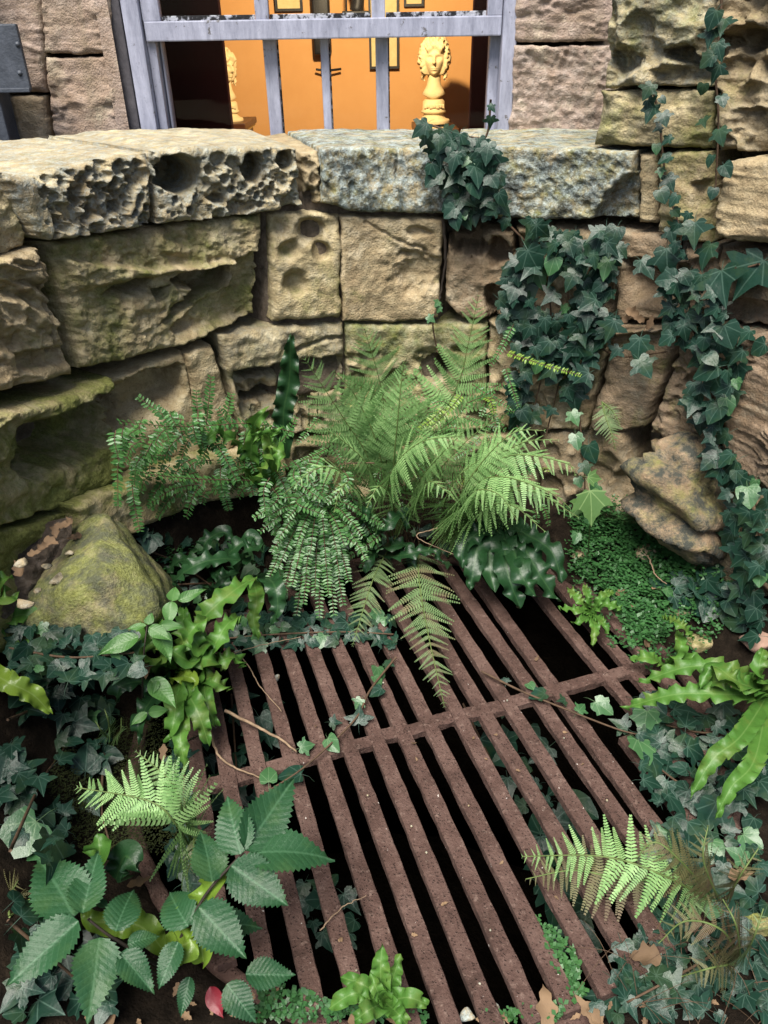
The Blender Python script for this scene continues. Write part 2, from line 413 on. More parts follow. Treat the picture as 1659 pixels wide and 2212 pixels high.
FERND = leaf_material('fern_browning', (0.07, 0.13, 0.05), (0.18, 0.26, 0.115), 0.55, edge=((0.16, 0.11, 0.07), 0.7), trans=0.25, spec=0.3)
FERNB = leaf_material('fern_dying', (0.075, 0.07, 0.03), (0.14, 0.14, 0.06), 0.6, edge=((0.10, 0.065, 0.04), 0.8), trans=0.2, spec=0.3)
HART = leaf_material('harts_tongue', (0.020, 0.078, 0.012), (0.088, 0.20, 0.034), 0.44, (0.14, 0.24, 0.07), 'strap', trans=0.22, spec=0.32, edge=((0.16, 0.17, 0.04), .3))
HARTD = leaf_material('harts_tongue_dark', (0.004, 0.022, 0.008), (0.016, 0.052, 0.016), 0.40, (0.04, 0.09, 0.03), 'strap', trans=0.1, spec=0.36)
HARTY = leaf_material('harts_tongue_yellowing', (0.07, 0.14, 0.014), (0.17, 0.26, 0.035), 0.3, (0.24, 0.33, 0.1), 'strap', trans=0.25, spec=0.35)
HONEY = leaf_material('box_honeysuckle', (0.018, 0.072, 0.018), (0.075, 0.185, 0.05), 0.34, trans=0.2, spec=0.4, mottle=120)
HONEYY = leaf_material('box_honeysuckle_young', (0.11, 0.20, 0.025), (0.22, 0.33, 0.055), 0.35, trans=0.3, mottle=120)
SERR = leaf_material('serrated_leaf', (0.005, 0.026, 0.010), (0.025, 0.082, 0.032), 0.40, (0.065, 0.15, 0.078), 'pinnate', trans=0.15, spec=0.26, edge=((0.05, 0.10, 0.03), 0.35))
OVAL = leaf_material('smooth_oval_leaf', (0.03, 0.105, 0.02), (0.075, 0.18, 0.045), 0.42, (0.13, 0.24, 0.08), 'pinnate', trans=0.28)
MAPLE = leaf_material('maple_seedling_leaf', (0.05, 0.12, 0.03), (0.10, 0.19, 0.06), 0.45, (0.3, 0.42, 0.18), 'palmate', trans=0.3)
CLOVER = leaf_material('ground_cover', (0.014, 0.06, 0.018), (0.055, 0.155, 0.045), 0.42, trans=0.25, mottle=60)
def glass_material():
    m, nt, N, L, b = newmat('old_window_glass')
    tr = nd(nt, 'ShaderNodeBsdfTransparent'); gl = nd(nt, 'ShaderNodeBsdfGlossy'); gl.inputs['Roughness'].default_value = 0.03
    fr = nd(nt, 'ShaderNodeFresnel'); fr.inputs[0].default_value = 1.18
    mx = nd(nt, 'ShaderNodeMixShader'); L.new(fr.outputs[0], mx.inputs[0]); L.new(tr.outputs[0], mx.inputs[1]); L.new(gl.outputs[0], mx.inputs[2])
    L.new(mx.outputs[0], N['Material Output'].inputs[0]); return m
GLASS = glass_material()

# ------------------------------------------------------------------ ground and pit
def build_ground():
    rad = np.concatenate([[0.775, 0.79], np.linspace(0.81, 1.7, 75), np.geomspace(1.75, 60, 40)])
    nth = 420; th = np.linspace(0, 2 * pi, nth, endpoint=False)
    Rg, Tg = np.meshgrid(rad, th, indexing='ij')
    x = WELL[0] + Rg * np.cos(Tg); y = WELL[1] + Rg * np.sin(Tg); z = ground_z(x, y)
    z[0] -= 0.02
    V = np.stack([x, y, z], -1).reshape(-1, 3); n = len(rad)
    Fc = [(i * nth + j, i * nth + (j + 1) % nth, (i + 1) * nth + (j + 1) % nth, (i + 1) * nth + j) for i in range(n - 1) for j in range(nth)]
    structure('ground', V, Fc, SOIL)
    # pit under the grate
    zs = [-0.05, -0.25, -0.6, -1.1, -1.7]; V = []; Fc = []; k = 64
    for a, zz in enumerate(zs):
        for j in range(k):
            t = 2 * pi * j / k; r = 0.778 + 0.03 * vnoise(np.array(j * 0.9), np.array(zz * 6.0)) + (0.03 if a else 0)
            V.append((WELL[0] + r * cos(t), WELL[1] + r * sin(t), zz))
    for a in range(len(zs) - 1):
        for j in range(k): Fc.append((a * k + j, (a + 1) * k + j, (a + 1) * k + (j + 1) % k, a * k + (j + 1) % k))
    Fc.append(tuple((len(zs) - 1) * k + j for j in range(k)))
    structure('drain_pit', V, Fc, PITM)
build_ground()

# ------------------------------------------------------------------ weathered stones
def scatter(poly, n, dmin, size, seed=0):
    rg = np.random.default_rng(seed); P = np.array(poly, float); out = []
    x0, y0 = P.min(0); x1, y1 = P.max(0)
    C_ = rg.uniform((x0, y0), (x1, y1), (n * 14, 2)); C_ = C_[poly_sd(C_[:, 0], C_[:, 1], poly) > 0]
    cell = {}
    for x, y in C_:
        if len(out) >= n: break
        i, j = int(x // dmin), int(y // dmin); ok = True
        for a in (-1, 0, 1):
            for b in (-1, 0, 1):
                for (u, v) in cell.get((i + a, j + b), ()):
                    if (x - u) ** 2 + (y - v) ** 2 < dmin * dmin: ok = False
        if not ok: continue
        cell.setdefault((i, j), []).append((x, y)); out.append((float(x), float(y), float(rg.uniform(*size))))
    return out
def pit(cx, cy, rx, ry, depth, rot=0.0, soft=0.45, warp=1.0):
    def f(x, y):
        c, s = cos(rot), sin(rot); a = ((x - cx) * c + (y - cy) * s) / rx; b = (-(x - cx) * s + (y - cy) * c) / ry
        w = 0.5 * warp * fbm(x * 0.035, y * 0.035, s=int(cx)) + .2 * warp * fbm(x * 0.1, y * 0.1, s=int(cx) + 3)
        return -depth * sstep(1 + soft * 0.5, 1 - soft, np.hypot(a, b) + w)
    return f
def hollow(poly, depth, soft=18, warp=8):
    def f(x, y):
        wx = x + warp * fbm(x * 0.05, y * 0.05, s=11); wy = y + warp * fbm(x * 0.05, y * 0.05, s=29)
        y0, y1 = min(p[1] for p in poly), max(p[1] for p in poly); sf = soft * (.35 + 1.6 * np.clip((y - y0) / (y1 - y0 + 1), 0, 1))
        return -depth * sstep(-2, sf, poly_sd(wx, wy, poly))
    return f
def ledge(poly, height, soft=10, warp=6):
    g = hollow(poly, height, soft, warp); return lambda x, y: -g(x, y)
def honey(scale, depth, poly=None, s=0, lim=0.75, asp=1.0):
    def f(x, y):
        wx = x + 10 * fbm(x * 0.05, y * 0.05, s=s + 1); wy = y + 10 * fbm(x * 0.05, y * 0.05, s=s + 2)
        d, r = worley(wx / scale, wy / (scale * asp), s)
        h = -depth * (0.35 + 0.9 * r) * sstep(lim, lim * 0.5, d)
        if poly is not None: h = h * sstep(0, 16, poly_sd(x, y, poly))
        return h
    return f
def pits(poly, n, rmin, rmax, depth, seed, dmin=14):
    pts = scatter(poly, n, dmin, (rmin, rmax), seed)
    def f(x, y):
        wx = x + 5 * fbm(x * 0.06, y * 0.06, s=seed + 1); wy = y + 5 * fbm(x * 0.06, y * 0.06, s=seed + 2); h = np.zeros(x.shape)
        for cx, cy, r in pts: h = np.minimum(h, -depth * (.45 + .55 * r / rmax) * sstep(1.15, .62, np.hypot(wx - cx, (wy - cy) * .9) / r))
        return h
    return f
def strata(period, amp, tilt=0.0, s=0):
    def f(x, y):
        q = (y * cos(tilt) - x * sin(tilt)) / period
        along = (x * cos(tilt) + y * sin(tilt)) / (period * 7)
        wob = 0.9 * fbm(x / (period * 5), y / (period * 5), s=s + 70); v = fbm(along * 1.6 + wob, q * .6 + wob, s=s, o=4)
        m = sstep(-.25, .3, fbm(x / (period * 6), y / (period * 6), s=s + 50)); return amp * 1.1 * m * (1 - 2 * np.abs(v) * 1.6)
    return f
def crack(pts, width, depth):
    def f(x, y):
        wx = x + 5 * fbm(x * 0.06, y * 0.06, s=41); wy = y + 5 * fbm(x * 0.06, y * 0.06, s=43)
        d = np.full(x.shape, 1e9)
        for (ax, ay), (bx, by) in zip(pts[:-1], pts[1:]):
            ex, ey = bx - ax, by - ay; t = np.clip(((wx - ax) * ex + (wy - ay) * ey) / (ex * ex + ey * ey), 0, 1)
            d = np.minimum(d, np.hypot(wx - ax - t * ex, wy - ay - t * ey))
        return -depth * sstep(width, width * 0.3, d)
    return f
def along(poly, u):
    P = np.asarray(poly, float); l = np.concatenate([[0], np.cumsum(np.hypot(*np.diff(P, axis=0).T))]); l /= l[-1]
    return np.stack([np.interp(u, l, P[:, 0]), np.interp(u, l, P[:, 1])], -1)
_sid = [0]
def stone(T, name, top, bot, feats=(), off=0.0, rnd=13, rnd_top=None, depth=0.28, amp=0.010, surf=cyl, step=3.2, rings=3, jit=3.0,
          moss=0.25, lichen=0.0, soot=0.0, brown=0.0, pink=0.0, label=None):
    _sid[0] += 1; s = _sid[0] * 31
    wpx = max(np.hypot(*np.diff(np.asarray(top, float), axis=0).T).sum(), np.hypot(*np.diff(np.asarray(bot, float), axis=0).T).sum())
    hpx = max(np.hypot(top[0][0] - bot[0][0], top[0][1] - bot[0][1]), np.hypot(top[-1][0] - bot[-1][0], top[-1][1] - bot[-1][1]))
    nu = max(8, int(wpx / step)); nv = max(8, int(hpx / step))
    u = np.linspace(0, 1, nu + 1); v = np.linspace(0, 1, nv + 1)
    A = along(top, u); B = along(bot, u)
    px = A[None] * (1 - v[:, None, None]) + B[None] * v[:, None, None]
    U, Vv = np.meshgrid(u, v)
    wl_ = np.hypot(px[:, -1, 0] - px[:, 0, 0], px[:, -1, 1] - px[:, 0, 1])[:, None]; hl_ = np.hypot(A[:, 0] - B[:, 0], A[:, 1] - B[:, 1])[None]
    jx = fbm(px[..., 0] * 0.03, px[..., 1] * 0.03, s=s) + 0.5 * fbm(px[..., 0] * 0.1, px[..., 1] * 0.1, s=s + 2)
    jy = fbm(px[..., 0] * 0.03, px[..., 1] * 0.03, s=s + 5) + 0.5 * fbm(px[..., 0] * 0.1, px[..., 1] * 0.1, s=s + 3)
    px = px + jit * 1.6 * np.stack([jx, jy], -1)
    P, n = surf(px, off)
    X, Y = px[..., 0], px[..., 1]
    rn = rnd * (1 + 0.5 * fbm(X * 0.02, Y * 0.02, s=s + 7)); rt = (rnd_top or rnd) * (1 + 0.5 * fbm(X * 0.02, Y * 0.02, s=s + 8))
    tu = 1 - np.clip(np.minimum(U, 1 - U) * wl_ / rn, 0, 1)
    tv = np.maximum(1 - np.clip(Vv * hl_ / rt, 0, 1), 1 - np.clip((1 - Vv) * hl_ / rn, 0, 1))
    k = np.sqrt(np.clip(1 - tu ** 2 - tv ** 2, 0.0, 1))
    m_per_px = 0.0013
    h = -(1 - k) * np.where(tv * hl_ > 0, np.maximum(rn, 1), rn) * m_per_px
    q = P * 1.0
    h = h + amp * (1.3 * fbm(q[..., 0] * 9 + q[..., 1] * 5, q[..., 2] * 9, s=s + 1) + 0.9 * fbm(q[..., 0] * 34 + q[..., 1] * 20, q[..., 2] * 34, s=s + 4))
    for f in feats: h = h + f(X, Y)
    Pf = P + n * h[..., None]
    V = [Pf.reshape(-1, 3)]; nW = nu + 1; Fc = []
    for i in range(nv):
        for j in range(nu):
            a = i * nW + j; Fc.append((a, a + nW, a + nW + 1, a + 1))
    loop = [j for j in range(nW)] + [i * nW + nu for i in range(1, nv + 1)] + [nv * nW + j for j in range(nu - 1, -1, -1)] + [i * nW for i in range(nv - 1, 0, -1)]
    base = V[0][loop]; nn = n.reshape(-1, 3)[loop]; prev = loop; cnt = len(V[0]); m = len(loop)
    for r in range(1, rings + 1):
        dd = depth * (r / rings) ** 1.3
        ring = base - nn * dd
        ring = ring + 0.5 * amp * np.stack([fbm(ring[:, 0] * 20, ring[:, 1] * 20, ring[:, 2] * 20, s=s + 90 + c) for c in range(3)], -1) * (1 if r < rings else 0)
        V.append(ring); cur = list(range(cnt, cnt + m)); cnt += m
        for j in range(m): Fc.append((prev[j], prev[(j + 1) % m], cur[(j + 1) % m], cur[j]))
        prev = cur
    props = dict(moss=float(moss), lichen=float(lichen), soot=float(soot), brown=float(brown), pink=float(pink))
    if label: props['label'] = label
    return T.part(name, np.vstack(V), Fc, STONE, **props)

def build_wall():
    T = Thing('retaining_wall', (WELL[0], WELL[1] + 1.0, 0), 'curved sandstone retaining wall with pitted coping behind the iron grate', 'wall')
    # ---- coping
    stone(T, 'coping_stone', [(14, 372), (80, 385), (190, 352), (326, 330)], [(95, 512), (120, 520), (230, 507), (331, 486)],
          [pits([(78, 385), (190, 358), (322, 345), (328, 478), (230, 500), (120, 510)], 60, 7, 17, .030, 3, 15), pits([(75, 385), (326, 345), (330, 480), (110, 512)], 110, 3, 6, .011, 8, 8),
           pit(205, 463, 13, 15, .035), pit(248, 405, 12, 17, .035), pit(290, 400, 10, 18, .03), pit(145, 395, 16, 14, .03), pit(175, 430, 14, 18, .035), pit(260, 450, 12, 14, .035), pit(130, 480, 16, 12, .03)],
          off=0.035, rnd=16, rnd_top=30, depth=0.62, rings=14, step=2.2, amp=.006, moss=.3, lichen=.55, soot=.3, label='left coping stone riddled with small holes')
    stone(T, 'coping_stone', [(334, 328), (430, 318), (560, 316), (642, 322)], [(345, 485), (430, 478), (560, 462), (655, 446)],
          [pit(392, 378, 46, 42, .17, 0.2, .22, .25), pit(548, 366, 22, 32, .10, 0.1, .25, .3), pit(622, 350, 17, 22, .08, 0, .25, .3), pits([(340, 350), (645, 330), (652, 440), (420, 474), (345, 420)], 60, 7, 20, .032, 21, 17), pits([(340, 345), (645, 330), (652, 440), (350, 478)], 120, 3, 6, .011, 27, 8),
           pit(470, 432, 20, 12, .04), pit(412, 455, 10, 10, .04)],
          off=0.03, rnd=14, rnd_top=26, depth=0.62, rings=14, step=2.2, amp=.006, moss=.25, lichen=.5, soot=.35, label='coping stone with one large hollow and two smaller ones')
    stone(T, 'coping_stone', [(652, 332), (692, 330)], [(662, 442), (698, 440)], [pit(672, 428, 14, 22, .05), honey(20, .02, None, 33)], off=-0.01, rnd=10, depth=.55, rings=12, soot=.2, brown=.3, moss=.3, label='narrow filling stone in the coping')
    stone(T, 'coping_stone', [(697, 322), (760, 318), (880, 320), (980, 322)], [(700, 438), (760, 456), (880, 462), (978, 463)],
          [strata(30, .008, 1.35, 5), honey(16, .006, None, 44, asp=2.0), crack([(860, 322), (855, 380), (870, 455)], 5, .012)], off=0.02, rnd=9, rnd_top=13, depth=.55, rings=12, amp=.005, moss=.6, lichen=.85, soot=.9, label='grey lichen-crusted coping stone left of the ivy')
    stone(T, 'coping_stone', [(986, 322), (1100, 318), (1250, 322), (1372, 326)], [(984, 464), (1100, 474), (1250, 474), (1362, 474)],
          [strata(40, .007, 0.05, 6), hollow([(1376, 370), (1345, 385), (1300, 425), (1275, 480), (1380, 490)], .05, 10), honey(15, .005, None, 47)], off=0.02, rnd=9, rnd_top=13, depth=.55, rings=12, amp=.005, moss=.6, lichen=.7, soot=.9, label='grey lichen-crusted coping stone with a broken lower corner')
    # ---- upper course
    stone(T, 'stone', [(-60, 395), (10, 392), (22, 410)], [(-60, 560), (0, 556), (60, 528)], [strata(30, .01, .2, 7)], moss=.5, off=-.01)
    stone(T, 'stone', [(-60, 580), (0, 556), (78, 536)], [(-60, 860), (20, 842), (160, 808)], [strata(26, .022, 0.25, 8), crack([(70, 545), (100, 640), (120, 760)], 6, .02), hollow([(20, 760), (140, 745), (150, 790), (40, 815)], .03)], moss=.35, brown=.25)
    S1 = [(370, 607), (400, 582), (475, 578), (508, 568), (502, 612), (462, 650), (400, 676), (370, 702), (340, 704), (378, 667), (417, 627), (380, 622)]
    stone(T, 'stone', [(112, 524), (240, 508), (400, 484), (566, 462)], [(184, 796), (270, 778), (400, 745), (556, 684)],
          [hollow(S1, .15, 18, 10), hollow([(215, 640), (250, 615), (285, 602), (328, 598), (335, 640), (262, 640)], .08, 14), hollow([(330, 625), (370, 612), (366, 650), (335, 655)], .07, 10),
           hollow([(505, 560), (570, 540), (560, 690), (380, 740), (360, 712), (420, 660), (500, 615)], .045, 12), strata(22, .008, -0.1, 9), ledge([(130, 560), (330, 575), (520, 560), (505, 572), (400, 586), (260, 612), (160, 640)], .03, 14),
           honey(14, .004, None, 51, asp=.6)], rnd=16, depth=.3, moss=.6, amp=.012, label='large stone with a deep weathered hollow across it')
    stone(T, 'stone', [(584, 466), (660, 458), (736, 466)], [(592, 694), (660, 692), (738, 690)],
          [pit(672, 500, 31, 30, .05, .3, .6, .35), pit(628, 540, 26, 20, .032, -.4, .8, .5), pit(695, 545, 21, 20, .04, 0, .45, .3), pit(640, 612, 26, 28, .04, 0, .7, .4), pit(612, 490, 30, 22, .02, 0, .9), hollow([(640, 470), (735, 470), (735, 590), (690, 580)], .015, 30)], rnd=16, moss=.45, amp=.008, label='pale stone with five round pits')
    stone(T, 'stone', [(739, 468), (850, 470), (956, 474)], [(740, 694), (850, 697), (948, 690)],
          [pit(900, 585, 58, 52, .035, .2, .7), crack([(790, 480), (860, 520), (920, 540)], 4, .008), pit(905, 500, 26, 12, .02)], rnd=8, brown=.35, moss=.25, amp=.007)
    stone(T, 'stone', [(968, 520), (1010, 528), (1030, 500), (1108, 500)], [(962, 652), (1000, 690), (1050, 692), (1100, 690)],
          [pit(1010, 505, 46, 44, .14, .2, .25), pit(1080, 545, 26, 30, .12, 0, .3), pit(1072, 650, 24, 34, .11, 0, .3), pit(1058, 698, 24, 14, .08)], rnd=10, brown=.75, moss=.05, amp=.012, label='brown stone eaten by dark holes under the coping')
    stone(T, 'stone', [(1114, 492), (1220, 494), (1326, 496)], [(1108, 690), (1220, 694), (1322, 694)], [honey(50, .05, None, 61)], brown=.6, moss=.15)
    stone(T, 'stone', [(1332, 498), (1400, 505), (1446, 520)], [(1328, 690), (1400, 694), (1452, 690)], [hollow([(1340, 560), (1430, 560), (1440, 660), (1350, 670)], .06, 30)], brown=.8, soot=.25, moss=.05)
    # ---- middle course
    stone(T, 'stone', [(-60, 905), (40, 872), (150, 845), (236, 815)], [(-60, 1150), (40, 1128), (150, 1090), (262, 1030)],
          [hollow([(55, 925), (120, 890), (190, 850), (245, 838), (250, 960), (185, 1000), (60, 1040), (45, 980)], .14, 22, 10), pit(160, 950, 30, 38, .06, 0, .3), pit(75, 1010, 28, 26, .06), strata(40, .012, -.4, 12), ledge([(-60, 900), (240, 815), (245, 838), (40, 925), (0, 1010), (-60, 1010)], .035, 12, 4)],
          rnd=16, moss=.8, amp=.014, depth=.3, label='mossy ledge stone with a sheltered hollow')
    stone(T, 'stone', [(245, 826), (320, 785), (396, 762)], [(262, 1020), (350, 1000), (448, 985)],
          [hollow([(240, 860), (300, 800), (395, 785), (410, 850), (330, 930), (250, 960)], .11, 30), pit(262, 880, 30, 60, .06, .2, .6)], off=-.02, rnd=12, moss=.25, amp=.008, label='smoothly hollowed pale stone')
    stone(T, 'stone', [(404, 768), (430, 752), (462, 748)], [(456, 985), (490, 975), (520, 960)], [strata(24, .01, 1.2, 14)], rnd=10, moss=.2, brown=.15)
    stone(T, 'stone', [(474, 728), (600, 708), (742, 702)], [(528, 950), (640, 940), (744, 930)],
          [crack([(530, 815), (600, 800), (680, 790)], 12, .09), crack([(540, 868), (640, 850), (740, 840)], 14, .10), hollow([(500, 800), (745, 770), (745, 930), (530, 950)], .035, 20), honey(26, .03, [(500, 800), (745, 760), (745, 930), (530, 950)], 71), crack([(640, 760), (700, 735), (742, 730)], 6, .02)],
          rnd=14, soot=.45, moss=.45, lichen=.15, amp=.014, label='cracked stone behind the upright tongue fern')
    stone(T, 'stone', [(748, 702), (900, 704), (1050, 700)], [(750, 930), (900, 935), (1045, 930)], [strata(50, .014, .05, 16), pit(945, 800, 30, 32, .12, 0, .3), honey(40, .025, [(745, 760), (1050, 740), (1050, 930), (745, 930)], 73)], moss=.75, soot=.2, lichen=.15, label='green-topped stone behind the ferns')
    stone(T, 'stone', [(1054, 700), (1180, 702), (1322, 702)], [(1050, 930), (1160, 935), (1262, 930)], [honey(50, .03, None, 75)], moss=.4, brown=.4)
    stone(T, 'stone', [(1330, 704), (1400, 706), (1478, 702)], [(1270, 930), (1330, 935), (1385, 925)], [hollow([(1330, 700), (1480, 690), (1470, 715), (1330, 725)], -.03, 8), strata(30, .016, .1, 18)], brown=.85, soot=.45, moss=.35)
    # ---- bottom course, mostly behind the plants
    stone(T, 'stone', [(-60, 1160), (60, 1135), (160, 1100)], [(-60, 1420), (60, 1400), (190, 1340)], [strata(40, .012, -.2, 20)], moss=.9)
    stone(T, 'stone', [(170, 1092), (290, 1042), (420, 1000)], [(210, 1190), (330, 1135), (440, 1092)], [strata(40, .016, -.35, 22)], moss=.7, off=.06, rnd=18, label='mossy lip stone over the dark opening')
    stone(T, 'stone', [(428, 998), (520, 985), (620, 970)], [(446, 1090), (530, 1078), (625, 1070)], [strata(40, .012, -.1, 23)], moss=.6, off=.07)
    stone(T, 'stone', [(630, 955), (760, 945), (880, 945)], [(600, 1330), (760, 1330), (880, 1330)], [honey(60, .04, None, 81)], moss=.6, soot=.3, step=6)
    stone(T, 'stone', [(886, 945), (1050, 945), (1150, 942)], [(886, 1330), (1050, 1330), (1160, 1330)], [honey(60, .04, None, 82)], moss=.5, soot=.3, step=6)
    stone(T, 'stone', [(1156, 942), (1260, 942), (1345, 935)], [(1166, 1330), (1280, 1330), (1380, 1330)], [honey(60, .04, None, 83), crack([(1245, 900), (1240, 960), (1260, 1020)], 5, .02)], moss=.35, brown=.6, soot=.4, step=5)
    # ---- mortar and rubble core behind the stones, open at the dark hole
    th = np.linspace(radians(-18), radians(215), 160); zs = np.linspace(-0.25, 1.13, 70); Tg, Zg = np.meshgrid(th, zs, indexing='ij')
    qa, qb = W(572, 580, 0), W(955, 580, 0); ta = math.atan2(qa[1] - WELL[1], qa[0] - WELL[0]); tb = math.atan2(qb[1] - WELL[1], qb[0] - WELL[0])
    packed = sstep(tb - .03, tb + .02, Tg) * sstep(ta + .03, ta - .02, Tg) * sstep(.42, .5, Zg)
    R = WALL_R + 0.19 - .145 * packed + (.02 - .008 * packed) * fbm(Tg * 14, Zg * 14, s=5)
    V = np.stack([WELL[0] + R * np.cos(Tg), WELL[1] + R * np.sin(Tg), Zg], -1)
    c0 = W(300, 1130, 0); c1 = W(590, 1080, 0)
    a0 = math.atan2(c0[1] - WELL[1], c0[0] - WELL[0]); a1 = math.atan2(c1[1] - WELL[1], c1[0] - WELL[0])
    Fc = []
    for i in range(159):
        for j in range(69):
            if a1 < Tg[i, j] < a0 and -0.12 < Zg[i, j] < 0.30: continue
            Fc.append((i * 70 + j, i * 70 + j + 1, (i + 1) * 70 + j + 1, (i + 1) * 70 + j))
    T.part('mortar', V.reshape(-1, 3), Fc, MORTAR)
    # hollow behind the opening
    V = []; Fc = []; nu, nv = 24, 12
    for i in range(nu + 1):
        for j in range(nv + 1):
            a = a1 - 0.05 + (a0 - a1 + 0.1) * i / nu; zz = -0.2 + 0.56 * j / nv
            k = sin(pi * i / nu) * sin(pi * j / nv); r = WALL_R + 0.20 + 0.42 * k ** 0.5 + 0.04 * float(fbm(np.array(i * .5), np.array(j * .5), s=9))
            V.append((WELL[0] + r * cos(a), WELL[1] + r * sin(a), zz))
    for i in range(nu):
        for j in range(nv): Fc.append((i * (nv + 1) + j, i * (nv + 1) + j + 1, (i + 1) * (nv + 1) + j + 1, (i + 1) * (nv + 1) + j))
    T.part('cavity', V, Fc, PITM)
build_wall()

def build_pier():
    T = Thing('masonry_pier', (1.0, 2.0, 0), 'tall weathered sandstone pier draped with ivy right of the window', 'pier')
    stone(T, 'stone', [(1318, -150), (1420, -150), (1540, -150)], [(1296, 192), (1400, 185), (1536, 188)], [pit(1340, 130, 40, 30, .05, .2), pit(1470, 120, 34, 22, .07, 0, .3), pit(1310, 60, 20, 60, .04), honey(80, .03, None, 91), hollow([(1400, 150), (1530, 130), (1540, 190), (1400, 190)], .03)], depth=.45, rings=8, moss=.55, lichen=.25, soot=.6, amp=.018, off=.02, label='hollowed top stone of the pier')
    stone(T, 'stone', [(1296, 200), (1400, 194), (1532, 196)], [(1284, 312), (1400, 318), (1530, 322)], [honey(90, .02, None, 92), strata(40, .012, 0, 24)], depth=.45, rings=8, moss=.6, soot=.5, amp=.014)
    stone(T, 'stone', [(1544, -150), (1620, -150), (1760, -150)], [(1540, 325), (1620, 330), (1760, 335)], [pit(1610, 80, 50, 30, .06, 0, .3), honey(60, .04, None, 93), strata(50, .012, 0, 25), hollow([(1560, 100), (1660, 60), (1660, 160), (1580, 170)], .04, 25)], depth=.4, moss=.35, soot=.4, brown=.4, amp=.016)
    stone(T, 'stone', [(1380, 332), (1416, 332)], [(1376, 482), (1414, 484)], [], moss=.35, brown=.3)
    stone(T, 'stone', [(1424, 330), (1480, 328), (1530, 330)], [(1420, 500), (1480, 520), (1518, 530)], [strata(36, .016, .05, 26), hollow([(1490, 400), (1540, 380), (1540, 540), (1500, 540)], .03)], moss=.6, brown=.2)
    stone(T, 'stone', [(1560, 352), (1620, 340), (1760, 338)], [(1538, 505), (1600, 524), (1760, 535)], [strata(30, .018, .02, 27)], off=.03, rnd=20, moss=.15, brown=.35, label='bright layered block at the right edge')
    stone(T, 'stone', [(1456, 524), (1500, 536), (1545, 530)], [(1462, 690), (1500, 694), (1545, 690)], [honey(40, .03, None, 95)], brown=.9, soot=.55, moss=.2)
    stone(T, 'stone', [(1552, 534), (1640, 545), (1780, 548)], [(1552, 690), (1640, 706), (1780, 715)], [strata(26, .014, .1, 28), hollow([(1550, 640), (1780, 660), (1780, 720), (1550, 700)], .04, 10)], brown=.9, soot=.6, moss=.1, off=-.01)
    stone(T, 'stone', [(1486, 702), (1540, 704), (1560, 702)], [(1398, 940), (1470, 960), (1545, 965)], [strata(24, .02, .3, 29), honey(30, .02, None, 96)], brown=.9, soot=.4, moss=.35)
    stone(T, 'stone', [(1568, 712), (1660, 722), (1800, 730)], [(1552, 1000), (1660, 1060), (1800, 1080)], [strata(16, .016, .45, 30)], brown=.95, soot=.35, moss=.1, off=.01, label='brown block with slanting layers')
    stone(T, 'stone', [(1404, 955), (1480, 972), (1545, 976)], [(1420, 1250), (1520, 1270), (1640, 1290)], [strata(30, .02, .3, 31)], brown=.85, moss=.45, soot=.6, step=5)
    stone(T, 'stone', [(1556, 1012), (1660, 1072), (1800, 1092)], [(1650, 1300), (1740, 1310), (1860, 1320)], [strata(30, .02, .3, 32)], brown=.8, soot=.4, step=5)
    # rubble core of the pier above the coping, and its side
    th = np.linspace(radians(-20), radians(47), 50); V = []; Fc = []
    for i, a in enumerate(th):
        for z in (1.05, 1.9): V.append((WELL[0] + 1.2 * cos(a), WELL[1] + 1.2 * sin(a), z))
    for i in range(49): Fc.append((2 * i, 2 * i + 1, 2 * i + 3, 2 * i + 2))
    T.part('mortar', V, Fc, MORTAR)
build_pier()

